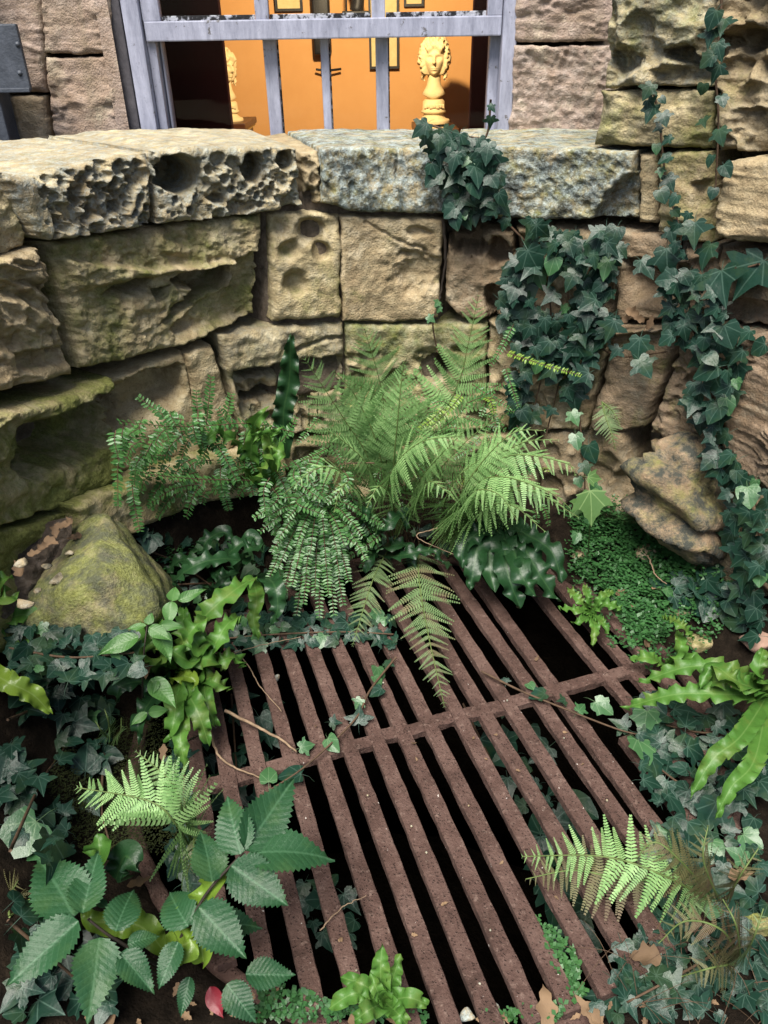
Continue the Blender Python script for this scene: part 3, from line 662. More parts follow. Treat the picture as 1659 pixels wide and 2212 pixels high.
# ------------------------------------------------------------------ building with its window and the lit room
def fx(px, y=150): return at_depth(px, y, FACADE_Y)[0]
def fz(py, x=690): return at_depth(x, py, FACADE_Y)[2]
def build_building():
    Y0 = FACADE_Y
    T = Thing('building', (0, Y0, 0), 'sandstone building wall with a white sash window above the coping', 'building')
    kw = dict(surf=facade, depth=.2, step=4, rings=3, amp=.006, brown=.3, pink=.75, moss=.03)
    stone(T, 'stone', [(-40, -160), (40, -160), (84, -160)], [(-40, 195), (40, 200), (96, 200)], [strata(14, .006, 0, 40)], **kw)
    stone(T, 'stone', [(88, -160), (160, -160), (224, -160)], [(92, 115), (160, 116), (243, 114)], [strata(12, .006, 0, 41)], rnd=6, **kw)
    stone(T, 'stone', [(96, 124), (160, 124), (242, 122)], [(126, 360), (190, 360), (266, 360)], [strata(12, .007, 0, 42)], rnd=6, **kw)
    stone(T, 'stone', [(-40, 205), (40, 206), (92, 206)], [(-40, 360), (40, 360), (118, 360)], [], **{**kw, 'pink': .3})
    stone(T, 'stone', [(1118, -160), (1200, -160), (1330, -160)], [(1114, 88), (1200, 94), (1330, 88)], [strata(16, .008, .05, 43)], rnd=6, **kw)
    stone(T, 'stone', [(1113, 98), (1200, 100), (1330, 98)], [(1098, 360), (1200, 360), (1330, 360)], [honey(14, .006, None, 44), strata(20, .006, 0, 45)], rnd=6, **{**kw, 'lichen': .12})
    # left jamb: plaster edge strip, dark painted reveal
    xl, xr = at_depth(308, 280, Y0)[0], at_depth(1106, 150, Y0)[0]
    zt, zb = 2.6, 0.95
    kx = at_depth(243, 100, Y0)[0]
    T.part('reveal', *box(xl - .075, xl - .012, Y0 + .012, Y0 + .20, zb, zt, .004), SLATE, smooth=False)
    T.part('jamb_margin', *box(kx + .004, xl - .078, Y0 - .008, Y0 + .2, zb, zt, .006), STONE, smooth=False, brown=.2, pink=.8, moss=.0, lichen=0.05, soot=0.0)
    # masonry above, below and behind the dressed face
    core = [box(-6, kx - .005, Y0 + .14, Y0 + .45, -.3, 6), box(xr + .02, 6, Y0 + .14, Y0 + .45, -.3, 6), box(kx - .005, xr + .02, Y0 + .20, Y0 + .45, -.3, 0.95),
            box(kx - .005, xr + .02, Y0 + .02, Y0 + .45, 2.6, 6)]
    T.part('wall_core', *join(core), MORTAR, smooth=False)
    # window: outer frame, hung upper sash, lower light with bars
    wo = T.part('window', *box(xl - .010, xr + .012, Y0 + .08, Y0 + .14, 2.5, zt, .006), PAINT, smooth=False)
    T.part('frame_post', *box(xl - .010, xl + .045, Y0 + .015, Y0 + .14, zb, zt, .006), PAINT, wo, False)
    T.part('frame_post', *box(xl + .046, xl + .075, Y0 + .05, Y0 + .14, zb, zt, .006), PAINT, wo, False)
    T.part('frame_post', *box(xr - .035, xr + .012, Y0 + .015, Y0 + .14, zb, zt, .006), PAINT, wo, False)
    Ys = Y0 + .045
    def X(px, y): return at_depth(px, y, Ys)[0]
    def Zz(py, x): return at_depth(x, py, Ys)[2]
    zr1, zr0 = Zz(40, 690), Zz(84, 690)
    T.part('sash_rail', *box(xl + .05, xr - .037, Ys - .012, Ys + .03, zr0, zr1, .004), PAINT, wo, False)
    T.part('sash_stile', *box(xl + .048, xl + .105, Ys - .010, Ys + .028, zr1 - .002, zt, .004), PAINT, wo, False)
    T.part('sash_stile', *box(xr - .085, xr - .037, Ys - .010, Ys + .028, zr1 - .002, zt, .004), PAINT, wo, False)
    for px in (565, 817):
        c = X(px, 20); T.part('glazing_bar', *box(c - .022, c + .022, Ys - .006, Ys + .026, zr1 - .003, zt, .004), PAINT, wo, False)
    ed = [xl + .105, X(565, 20) - .022, X(565, 20) + .022, X(817, 20) - .022, X(817, 20) + .022, xr - .085]
    for a, b in ((ed[0], ed[1]), (ed[2], ed[3]), (ed[4], ed[5])):
        T.part('pane', *box(a, b, Ys + .010, Ys + .013, zr1, zt), GLASS, wo, False)
        V, Fc = box(a + .002, b - .002, Ys + .004, Ys + .0095, zr1 - .001, zr1 + .014, .002); T.part('putty', V, Fc, PUTTY, wo, False)
    Yl = Y0 + .115
    def Xl(px, y): return at_depth(px, y, Yl)[0]
    # lower sash, set back: stiles and bars
    T.part('sash_stile', *box(xl + .078, Xl(378, 260), Yl - .03, Yl + .02, zb, zr0 + .03, .006), PAINT, wo, False)
    T.part('sash_stile', *box(Xl(1050, 200), xr - .03, Yl - .03, Yl + .02, zb, zr0 + .03, .006), PAINT, wo, False)
    cs = []
    for px, w in ((592, .0225), (706, .014), (826, .0215)):
        c = Xl(px, 200); cs.append((c - w, c + w)); T.part('glazing_bar', *box(c - w, c + w, Yl - .024, Yl + .016, zb, zr0 + .03, .005), PAINT, wo, False)
        T.part('bead', *box(c + w, c + w + .004, Yl - .006, Yl + .012, zb, zr0 + .03), PUTTY, wo, False)
    ed = [Xl(378, 260)] + [e for p in cs for e in p] + [Xl(1050, 200)]
    for k in range(4):
        T.part('pane', *box(ed[2 * k], ed[2 * k + 1], Yl + .001, Yl + .004, zb, zr0 + .02), GLASS, wo, False)
    # the room: orange plaster walls, dark shutters either side of the opening
    Yb = 4.75
    T.part('room_wall', *box(-2.6, 2.6, Yb, Yb + .1, 0.1, 3.2), ORANGE, smooth=False)
    T.part('room_wall', *join([box(-2.7, -2.6, Y0 + .46, Yb + .1, .1, 3.2), box(2.6, 2.7, Y0 + .46, Yb + .1, .1, 3.2)]), ORANGE, smooth=False)
    T.part('room_ceiling', *box(-2.7, 2.7, Y0 + .455, Yb + .1, 3.2, 3.3), PLASTER, smooth=False)
    T.part('room_floor', *box(-2.7, 2.7, Y0 + .455, Yb + .1, 0.0, .1), MAHOG, smooth=False)
    Yh = Y0 + .40
    def Xh(px): return at_depth(px, 180, Yh)[0]
    T.part('shutter', *box(Xh(300), Xh(491), Yh, Yh + .04, .9, 2.7, .004), DARKROOM, smooth=False)
    T.part('shutter', *box(Xh(1017), Xh(1100), Yh, Yh + .04, .9, 2.7, .004), DARKROOM, smooth=False)
    # lamp of the lit room
    ld = bpy.data.lights.new('room_lamp', 'SPOT'); ld.energy = 52; ld.color = (1.0, .80, .50); ld.shadow_soft_size = .04
    ld.spot_size = radians(150); ld.spot_blend = .5
    lo = bpy.data.objects.new('room_lamp', ld); COL.objects.link(lo); lo.location = (-.05, 3.2, 2.0)
    lo.rotation_euler = (Vector((-.1, 4.4, 1.3)) - Vector(lo.location)).to_track_quat('-Z', 'Y').to_euler()
    lo['label'] = 'warm lamp lighting the orange room from high on the left'; lo['category'] = 'lamp'
build_building()

# ------------------------------------------------------------------ things in the room
def lathe(prof, cx, cy, k=28):
    V = []; Fc = []
    for r, z in prof:
        for j in range(k): V.append((cx + r * cos(2 * pi * j / k), cy + r * sin(2 * pi * j / k), z))
    for i in range(len(prof) - 1):
        for j in range(k): Fc.append((i * k + j, i * k + (j + 1) % k, (i + 1) * k + (j + 1) % k, (i + 1) * k + j))
    Fc.append(tuple((len(prof) - 1) * k + j for j in range(k)))
    return np.array(V), Fc
def head_mesh(h, yaw):
    """classical head: height h chin to crown, face towards -Y before yaw; origin at the chin level centre"""
    nu, nv = 96, 72; V = np.zeros((nv + 1, nu, 3))
    for i in range(nv + 1):
        v = i / nv; ph = pi * v; zz = cos(ph)                       # 1 crown .. -1 chin
        for j in range(nu):
            a = 2 * pi * j / nu; s = sin(ph)
            x = s * sin(a); y = -s * cos(a); z = zz
            jaw = 1 - 0.34 * max(0, -z) ** 1.3
            V[i, j] = (x * .355 * jaw, y * (.42 if y < 0 else .46), .5 + .5 * z)
    x, y, z = V[..., 0], V[..., 1], V[..., 2]
    front = sstep(.05, -.25, y)
    def g(cx, cz, sx, sz): return np.exp(-((x - cx) / sx) ** 2 - ((z - cz) / sz) ** 2) * front
    out = np.zeros_like(x)
    out += .025 * g(0, .62, .30, .05)                                # brow
    for sx in (-1, 1):
        out -= .075 * g(sx * .135, .525, .075, .050); out += .035 * g(sx * .135, .515, .045, .026)
        out += .02 * g(sx * .19, .40, .08, .07)
    out += .135 * g(0, .39, .045, .035) + .085 * g(0, .46, .035, .07) + .05 * g(0, .54, .035, .06)
    out += .035 * g(0, .255, .085, .02) + .035 * g(0, .215, .07, .022) - .04 * g(0, .236, .09, .009) - .02 * g(0, .17, .09, .025)
    out += .05 * g(0, .09, .09, .07)
    y -= out
    # hair: thick wavy locks over crown, sides and neck
    ang = np.arctan2(x, -y)
    hairline = .70 + .05 * np.cos(ang * 7)
    hair = np.maximum(sstep(hairline - .03, hairline + .04, z), sstep(.85, 1.02, np.abs(ang)) * sstep(.05, .2, z))
    lock = np.abs(np.sin(ang * 8 + 5 * z + 2.4 * np.sin(z * 16 + ang * 2))) ; cur = fbm(ang * 5, z * 9, s=4)
    am = hair * (.07 + .08 * lock + .08 * cur)
    nrm = np.stack([x / .36, y / .44, (z - .5) / .5], -1); nrm /= np.linalg.norm(nrm, axis=-1, keepdims=True) + 1e-6
    V = V + nrm * am[..., None]; V[..., 2] *= 1
    V = V.reshape(-1, 3) * h
    c, s = cos(yaw), sin(yaw); V = np.stack([V[:, 0] * c - V[:, 1] * s, V[:, 0] * s + V[:, 1] * c, V[:, 2]], -1)
    Fc = [(i * nu + j, (i + 1) * nu + j, (i + 1) * nu + (j + 1) % nu, i * nu + (j + 1) % nu) for i in range(nv) for j in range(nu)]
    return V, Fc
def build_bust(px, Yd_, ytop, ybot, yaw, label, side=1):
    p1 = at_depth(px, ytop, Yd_); p0 = at_depth(px, ybot, Yd_); Ht = p1[2] - p0[2]; x, y, z = p0
    T = Thing('bust', (x, y, z), label, 'bust')
    hh = Ht * .43; zc = z + Ht * .545
    hd = T.part('head', *[(lambda q: (q[0] + np.array([x, y - .01, zc]), q[1]))(head_mesh(hh, yaw))][0], PLASTER)
    # side curls falling beside the neck
    c, s = cos(yaw), sin(yaw)
    for k in range(16):
        sd = -1 if k % 2 else 1; t = (k // 2) / 7
        lx = sd * (.385 - .05 * t) * hh; ly = (-.02 + .12 * sin(k * 2.1)) * hh; lz = zc + hh * (.50 - .46 * t)
        w = np.array([x + lx * c - ly * s, y + lx * s + ly * c, lz])
        pts = [w + np.array([.05 * hh * sin(q * 2.6 + k), .04 * hh * cos(q * 2.2 + k), -q * .06 * hh]) for q in range(-1, 3)]
        T.part('curl', *tube(spline(pts, 8), .058 * hh, .022 * hh, 7), PLASTER, hd)
    # neck with the cut breast
    V = []; Fc = []; k = 36; rows = [(.235, .26, 0.30, .02), (.20, .235, .10, .03), (.20, .235, -.08, .03), (.225, .245, -.26, .02), (.30, .26, -.40, 0), (.37, .28, -.50, 0), (.24, .22, -.58, 0), (.12, .12, -.62, 0)]
    for rx, ry, dz, oy in rows:
        for j in range(k):
            a = 2 * pi * j / k; lx, ly = rx * hh * cos(a), (ry * sin(a) + oy) * hh
            zz = zc + dz * hh + (.055 * hh * (abs(cos(a)) ** 2) if dz < -.2 else 0)
            V.append((x + lx * c - ly * s, y + lx * s + ly * c, zz))
    for i in range(len(rows) - 1):
        for j in range(k): Fc.append((i * k + j, (i + 1) * k + j, (i + 1) * k + (j + 1) % k, i * k + (j + 1) % k))
    T.part('neck', V, Fc, PLASTER)
    u = Ht
    prof = [(.22 * u, 0), (.225 * u, .03 * u), (.215 * u, .05 * u), (.17 * u, .06 * u), (.14 * u, .09 * u), (.132 * u, .12 * u), (.165 * u, .13 * u), (.17 * u, .15 * u), (.15 * u, .165 * u), (.148 * u, .265 * u), (.12 * u, .29 * u)]
    so = T.part('socle', *lathe([(r_, z + q_) for r_, q_ in prof], x, y), PLASTER)
    for k in range(7):
        a = -pi / 2 + (k - 3) * .28
        T.part('relief_letter', *box(x + .15 * u * cos(a) - .008, x + .15 * u * cos(a) + .008, y + .15 * u * sin(a) - .006, y + .15 * u * sin(a) + .006, z + .185 * u + (k % 2) * .004, z + .235 * u, .002), PLASTER, so)
    return T
b1 = build_bust(936, 4.25, 80, 266, radians(-5), 'pale classical bust with curly hair facing the window, on dark cabinet')
b2 = build_bust(497, 4.35, 108, 262, radians(50), 'pale bust half hidden behind the dark shutter, at left')
def cabinet(px0, px1, Yc, ytop, label):
    a = at_depth(px0, ytop, Yc); b = at_depth(px1, ytop, Yc); z = a[2]
    T = Thing('cabinet', ((a[0] + b[0]) / 2, Yc, .1), label, 'cabinet')
    T.part('top', *box(a[0], b[0], Yc - .17, Yc + .25, z - .03, z, .006), MAHOG, smooth=False)
    T.part('inlay_band', *box(a[0] + .008, b[0] - .008, Yc - .162, Yc + .24, z - .042, z - .03), GILT, smooth=False)
    T.part('body', *box(a[0] + .02, b[0] - .02, Yc - .15, Yc + .23, .1, z - .042, .005), MAHOG, smooth=False)
    T.part('card', *box((a[0] + b[0]) / 2 - .03, (a[0] + b[0]) / 2 + .035, Yc - .175, Yc - .172, z - .055, z + .008), PRINT, smooth=False)
cabinet(893, 985, 4.25, 272, 'dark wooden cabinet with pale inlay carrying the curly-haired bust')
cabinet(440, 540, 4.35, 262, 'dark wooden cabinet under the half-hidden bust')
def picture(px0, px1, y0, y1, label):
    Yp = 4.735; a = at_depth(px0, y0, Yp); b = at_depth(px1, y1, Yp); w = .012
    T = Thing('picture_frame', ((a[0] + b[0]) / 2, Yp, b[2]), label, 'picture', 'framed prints in the orange room')
    x0, x1, z0, z1 = a[0], b[0], b[2], a[2]
    T.part('print', *box(x0 + w, x1 - w, Yp - .004, Yp, z0 + w, z1 - w), PRINT, smooth=False)
    T.part('frame', *join([box(x0, x0 + w, Yp - .02, Yp, z0, z1), box(x1 - w, x1, Yp - .02, Yp, z0, z1), box(x0 + w, x1 - w, Yp - .02, Yp, z0, z0 + w), box(x0 + w, x1 - w, Yp - .02, Yp, z1 - w, z1)]), BLACK, smooth=False)
picture(794, 862, -60, 148, 'black-edged print on orange wall left of the bust')
picture(872, 915, -120, 14, 'black-edged print above the bust at top of window')
picture(585, 655, -120, 24, 'pale print behind the upper middle pane at left')
def sconce():
    Yp = 4.70; a = at_depth(700, 150, Yp)
    T = Thing('wall_bracket', (a[0], Yp, a[2]), 'black iron bracket on orange wall behind narrow glazing bar', 'bracket')
    z1 = at_depth(700, -60, Yp)[2]; zm = at_depth(700, 118, Yp)[2]
    T.part('shaft', *box(a[0] - .045, a[0] + .045, Yp - .05, Yp + .04, zm, z1, .012), BLACK)
    T.part('arm', *tube([at_depth(683, 150, Yp), at_depth(705, 153, Yp - .02), at_depth(737, 149, Yp)], .006, .006, 6), BLACK)
    T.part('stem', *tube([at_depth(697, 118, Yp), at_depth(697, 150, Yp)], .007, .007, 6), BLACK)
    p = at_depth(770, 24, 4.5)
    F = Thing('figurine', p, 'small dark figure seen through upper pane beside glazing bar', 'figurine')
    F.part('body', *tube(spline([p, p + [.01, 0, .06], p + [-.01, 0, .12], p + [.0, 0, .2]], 12), .035, .02, 9), BLACK)
    F.part('staff', *tube([p + [-.05, -.02, -.01], p + [-.045, -.02, .2]], .005, .005, 6), BLACK)
    F.part('base', *box(p[0] - .07, p[0] + .06, p[1] - .05, p[1] + .05, p[2] - .02, p[2], .004), BLACK)
    F.part('bracket', *box(p[0] - .01, p[0] + .01, p[1] + .05, 4.75, p[2] - .03, p[2] - .004), BLACK)
sconce()

# ------------------------------------------------------------------ downpipe at the left
def build_downpipe():
    Y = FACADE_Y - .07
    T = Thing('downpipe', at_depth(-5, 300, Y), 'grey lead downpipe with a wide flat collar at upper left', 'downpipe')
    c = at_depth(-6, 250, Y)
    T.part('pipe', *box(c[0] - .045, c[0] + .038, Y - .04, Y + .05, .9, 3.0, .008), LEAD, smooth=False)
    z1 = at_depth(30, 52, Y)[2]; z0 = at_depth(30, 195, Y)[2]; xr = at_depth(80, 190, Y)[0]
    co = T.part('collar', *box(c[0] - .06, xr, Y - .055, Y - .036, z0, z1, .005), LEAD, smooth=False)
    T.part('collar_rim', *box(c[0] - .06, xr - .002, Y - .060, Y - .052, z0 - .004, z0 + .008, .002), LEAD, co, False)
    for px, py in ((38, 96), (43, 158)):
        q = at_depth(px, py, Y - .055); V, Fc = lathe([(.008, 0), (.007, .003), (.004, .006), (.001, .007)], 0, 0, 10)
        T.part('rivet', np.stack([q[0] + V[:, 0], q[1] - V[:, 2], q[2] + V[:, 1]], -1), Fc, LEAD, co)
build_downpipe()

# ------------------------------------------------------------------ iron grate
AZ = radians(-17.92); GD = np.array([sin(AZ), cos(AZ)]); GN = np.array([cos(AZ), -sin(AZ)])
G0 = np.array([WELL @ GN, WELL @ GD]); GR = 0.758
def gp(n, d, z=0.0): q = GN * n + GD * d; return np.array([q[0], q[1], z])
def bar_mesh(n0, d0, d1, w, h, ztop, seed, across=False, seg=44):
    """flat iron bar with corroded, slightly uneven edges"""
    prof = np.array([(-.5, -1), (-.5, -.10), (-.46, -.01), (-.15, .0), (.15, .0), (.46, -.01), (.5, -.10), (.5, -1)]); k = len(prof)
    d = np.linspace(d0, d1, seg + 1)[:, None] + np.zeros((1, k)); a = prof[None, :, 0] + 0 * d; b = prof[None, :, 1] + 0 * d
    jj = np.arange(k)[None] + 0 * d
    e = .0022 * fbm(d * 40, jj * 3.1 + seed, s=seed) + .0018 * fbm(d * 130, jj * 5.3 + seed, s=seed + 3)
    n = n0 + a * w + np.where(np.abs(a) > .3, e, 0) + .004 * vnoise(d * 2.1, 0 * d + seed * 1.7, s=2)
    z = ztop + b * h * np.where(b > 0, .16, 1) + np.where(b > -.5, e * .7, 0) + .003 * vnoise(d * 1.7, 0 * d + seed * 2.9, s=6)
    p, q = (d, n) if across else (n, d)
    V = np.stack([GN[0] * p + GD[0] * q, GN[1] * p + GD[1] * q, z], -1).reshape(-1, 3); Fc = []
    for i in range(seg):
        for j in range(k): Fc.append((i * k + j, i * k + (j + 1) % k, (i + 1) * k + (j + 1) % k, (i + 1) * k + j))
    Fc.append(tuple(range(k))); Fc.append(tuple(range(seg * k, seg * k + k))[::-1])
    return V, Fc
def build_grate():
    T = Thing('drain_grate', gp(G0[0], G0[1]), 'round rusted iron drain grate of parallel flat bars with one missing', 'grate')
    offs = [-.0655, .0004, .0768, .1576, .2343, .3036, .377, .4492, .5219, .6011, .673, .7458, .8309, .8971, None, 1.0497, 1.1328, 1.199]
    ends = {}
    for i, n in enumerate(offs):
        if n is None: continue
        L = sqrt(max(GR ** 2 - (n - G0[0]) ** 2, .01))
        T.part('bar', *bar_mesh(n, G0[1] - L, G0[1] + L, .037 if i not in (15, 16) else .032, .022, 0.0, i + 1), RUST, smooth=False)
    # stub of the missing bar at the near side
    n = .9734; L = sqrt(GR ** 2 - (n - G0[0]) ** 2)
    T.part('bar', *bar_mesh(n, G0[1] - L, 1.06, .034, .022, -.001, 31, seg=20), RUST, smooth=False)
    # cross bar in short lengths between the bars, a little lower
    xs = [-.13] + [o for o in offs if o is not None]
    for i in range(len(xs) - 1):
        a, b = xs[i], xs[i + 1]
        if i == 0: continue
        w = .034 + .006 * random.random()
        T.part('cross_bar', *bar_mesh(1.266 + random.uniform(-.003, .003), a + .012, b - .012, w, .02, -.003, 50 + i, True, 12), RUST, smooth=False)
    # round rim
    V = []; Fc = []; k = 180; prof = [(-.016, -.028), (-.016, -.004), (-.010, 0.004), (.012, .004), (.017, -.004), (.017, -.028)]; m = len(prof)
    for j in range(k):
        t = 2 * pi * j / k
        for a, b in prof:
            e = .0015 * (sin(j * .9 + a * 200) + sin(j * 2.3 + a * 90))
            V.append((WELL[0] + (GR + a + e) * cos(t), WELL[1] + (GR + a + e) * sin(t), b - .032 + e))
    for j in range(k):
        for q in range(m): Fc.append((j * m + q, j * m + (q + 1) % m, ((j + 1) % k) * m + (q + 1) % m, ((j + 1) % k) * m + q))
    T.part('rim', V, Fc, RUST)
build_grate()

# ------------------------------------------------------------------ loose rocks
def rock_mesh(pts, seed, amp=.02, rnd=.03, sub=5, strat=0.0, hard=14.0):
    bm = bmesh.new()
    for p in pts: bm.verts.new(tuple(p))
    bmesh.ops.convex_hull(bm, input=bm.verts[:]); bmesh.ops.recalc_face_normals(bm, faces=bm.faces[:])
    pl = [(np.array(f.normal), np.array(f.verts[0].co)) for f in bm.faces]; bm.free()
    c = np.mean(np.asarray(pts), 0)
    bm = bmesh.new(); bmesh.ops.create_icosphere(bm, subdivisions=sub, radius=1)
    d = np.array([v.co[:] for v in bm.verts]); bm.verts.index_update(); Fc = [tuple(v.index for v in f.verts) for f in bm.faces]; bm.free()
    inv = []
    for n, q in pl:
        h = max(n @ (q - c), 1e-4); inv.append(np.maximum(d @ n, 1e-6) / h)
    inv = np.array(inv); p = hard
    r = 1 / (inv ** p).sum(0) ** (1 / p)
    P = c + d * r[:, None]
    e = amp * (fbm(P[:, 0] * 8, P[:, 1] * 8, P[:, 2] * 8, s=seed) + .6 * fbm(P[:, 0] * 28, P[:, 1] * 28, P[:, 2] * 28, s=seed + 3))
    if strat:
        q = P[:, 2] * 26 + P[:, 0] * 12 + 1.5 * fbm(P[:, 0] * 5, P[:, 1] * 5, P[:, 2] * 5, s=seed + 9); e = e + strat * (np.abs(vnoise(q, P[:, 0] * 2, s=seed)) * 1.6 - .6)
    return P + d * e[:, None], Fc
def rock(name, pts, label, seed, cat='rock', mat=None, group=None, amp=.02, sub=5, strat=0.0, hard=14.0, **props):
    V, Fc = rock_mesh(pts, seed, amp, sub=sub, strat=strat, hard=hard)
    pr = dict(moss=.3, lichen=0.0, soot=.1, brown=.3); pr.update(props)
    return single(name, V, Fc, mat or STONE, label, cat, group, **pr)
def slab(pxs, Yf, back=.25, sink=.25):
    """front points (px,py,depth) plus the same pushed back"""
    F_ = [at_depth(*p) for p in pxs]; return F_ + [f + np.array([0, back, 0]) for f in F_]
rock('mossy_boulder', [at_depth(60, 1205, 1.70), at_depth(228, 1098, 1.70), at_depth(300, 1205, 1.52), at_depth(350, 1318, 1.43), at_depth(262, 1400, 1.36), at_depth(0, 1372, 1.36), at_depth(0, 1300, 1.46), at_depth(205, 1245, 1.42),
      (-1.15, 1.9, .25), (-.6, 1.8, .1), (-.62, 1.52, .12), (-.95, 1.45, .2)], 'big mossy green boulder with a broken brown side at left of the grate', 3, amp=.014, strat=.010, hard=90, moss=.95, soot=.75, brown=.35, lichen=.05)
rock('layered_boulder', [at_depth(1345, 985, 1.98), at_depth(1385, 962, 2.0), at_depth(1470, 1005, 1.95), at_depth(1560, 1085, 1.86), at_depth(1555, 1130, 1.82), at_depth(1535, 1215, 1.78), at_depth(1440, 1165, 1.84), at_depth(1350, 1075, 1.92),
      at_depth(1420, 1010, 1.86), at_depth(1500, 1110, 1.78), (1.25, 2.1, .5), (1.3, 2.1, .0), (.95, 2.2, 0)], 'large grey layered boulder at foot of the pier behind ground cover', 5, amp=.025, strat=.045, moss=.55, soot=1.0, brown=.85, lichen=.0)
def cobble(px, py, r, label, seed, mat=None, flat=.6, h=0.0, **kw):
    c = hit_ground(px, py); rg = random.Random(seed)
    pts = []
    for _ in range(16):
        v = unit([rg.gauss(0, 1), rg.gauss(0, 1), rg.gauss(0, 1)]); pts.append(c + np.array([0, 0, r * flat * .35 + h]) + v * np.array([r * rg.uniform(.9, 1.15), r * .8, r * flat]))
    return rock('cobble', pts, label, seed, 'rock', mat, 'loose stones right of the grate', amp=r * .10, sub=4, **kw)
cobble(1468, 1325, .048, 'tan stone under an ivy leaf right of small tongue fern', 11, moss=.3, brown=.1)
cobble(1512, 1395, .055, 'greenish rounded stone below the tan stone', 12, moss=.7, brown=.1)
cobble(1630, 1395, .060, 'pinkish smooth cobble at right edge', 13, ROCKP)
cobble(1600, 1480, .045, 'small dark stone below pinkish cobble', 14, soot=.6, brown=.6)
cobble(1395, 1200, .050, 'half-buried stone among ground cover near the layered boulder', 15, moss=.3, brown=.4)
cobble(1255, 1205, .045, 'brown stone behind small bright tongue fern', 16, moss=.3, brown=.6)
cobble(1640, 2010, .055, 'mossy stone at right edge low down', 17, moss=.9, brown=.1)
def pebble(px, py, r, label, seed, z=None, mat=None, **kw):
    c = hit_ground(px, py) if z is None else at_height(px, py, z); rg = random.Random(seed)
    pts = [c + np.array([0, 0, r * .4]) + unit([rg.gauss(0, 1), rg.gauss(0, 1), rg.gauss(0, 1)]) * np.array([r, r * .8, r * .6]) for _ in range(14)]
    return rock('pebble', pts, label, seed, 'pebble', mat, amp=r * .1, sub=3, **kw)
# ledge rubble beside the boulder
for i, (px, py, r, lab) in enumerate([(100, 1222, .016, 'small dark blue pebble on the ledge'), (122, 1250, .026, 'flat pale flake on the ledge above mossy boulder'), (60, 1300, .028, 'pale flake at lower end of the ledge'),
                                      (80, 1275, .012, 'tiny chip between the two pale flakes'), (45, 1215, .02, 'brown chip at left edge of the ledge'), (150, 1195, .014, 'pale chip near top of mossy boulder')]):
    p = W(px, py, .10); rg = random.Random(i)
    pts = [p + unit([rg.gauss(0, 1), rg.gauss(0, 1), rg.gauss(0, 1)]) * np.array([r, r, r * .5]) for _ in range(14)]
    rock('rock_chip', pts, lab, 60 + i, 'stone chip', None, amp=r * .15, sub=3, moss=.0, lichen=.3 if i else 0, soot=.9 if i == 0 else .0)
# earth ledge between wall and boulder
def build_ledge():
    V = []; Fc = []; nu, nv = 44, 30
    z0 = W(60, 1140, 0)[2]
    for i in range(nu + 1):
        for j in range(nv + 1):
            px = -60 + 215 * i / nu; py = 1165 - 50 * i / nu + (240 - 150 * i / nu) * j / nv
            zz = z0 - .03 - .10 * (j / nv) ** 1.5 + .02 * float(fbm(np.array(px * .03), np.array(py * .03), s=4))
            V.append(at_height(px, py, zz))
    for i in range(nu):
        for j in range(nv): Fc.append((i * (nv + 1) + j, (i + 1) * (nv + 1) + j, (i + 1) * (nv + 1) + j + 1, i * (nv + 1) + j + 1))
    structure('earth_ledge', V, Fc, LEDGE)
LEDGE = simple('gritty_earth', [(0.3, (0.05, 0.036, 0.026)), (0.55, (0.13, 0.10, 0.075)), (0.8, (0.28, 0.24, 0.2))], 40, 0.95, 1.0, 0.02)
build_ledge()

# ------------------------------------------------------------------ leaf shapes (shared by all leaves of a kind)
def fan_leaf(outline, fold=.12, droop=.18, mat=None, name='leaf', petiole=.0, cup=0.0):
    """flat outline (x across, y from stalk to tip) raised into a leaf with a fold along the midrib and a drooping tip"""
    o = np.asarray(outline, float); n = len(o)
    inner = o * .5 + np.array([0, .12]); V2 = np.vstack([[(0, .18)], inner, o]); Fc = []
    for i in range(n):
        j = (i + 1) % n; Fc.append((0, 1 + i, 1 + j)); Fc.append((1 + i, 1 + n + i, 1 + n + j, 1 + j))
    r = np.hypot(V2[:, 0], V2[:, 1] - .3)
    z = fold * np.abs(V2[:, 0]) - droop * V2[:, 1] ** 2 - cup * r ** 2
    V = np.column_stack([V2, z]); uv = V2.copy()
    if petiole:
        k = len(V); a = .012
        pv = [(a, .02, 0), (-a, .02, 0), (0, .02, -a), (a * .8, -petiole * .6, -petiole * .25), (-a * .8, -petiole * .6, -petiole * .25), (0, -petiole * .6, -petiole * .25 - a), (a * .8, -petiole, -petiole * .8), (-a * .8, -petiole, -petiole * .8), (0, -petiole, -petiole * .8 - a)]
        V = np.vstack([V, pv]); uv = np.vstack([uv, [(0, .1)] * 9])
        for s_ in (0, 3):
            for q in range(3): Fc.append((k + s_ + q, k + s_ + (q + 1) % 3, k + s_ + 3 + (q + 1) % 3, k + s_ + 3 + q))
    return mesh_of(name, V, Fc, mat, True, uv)
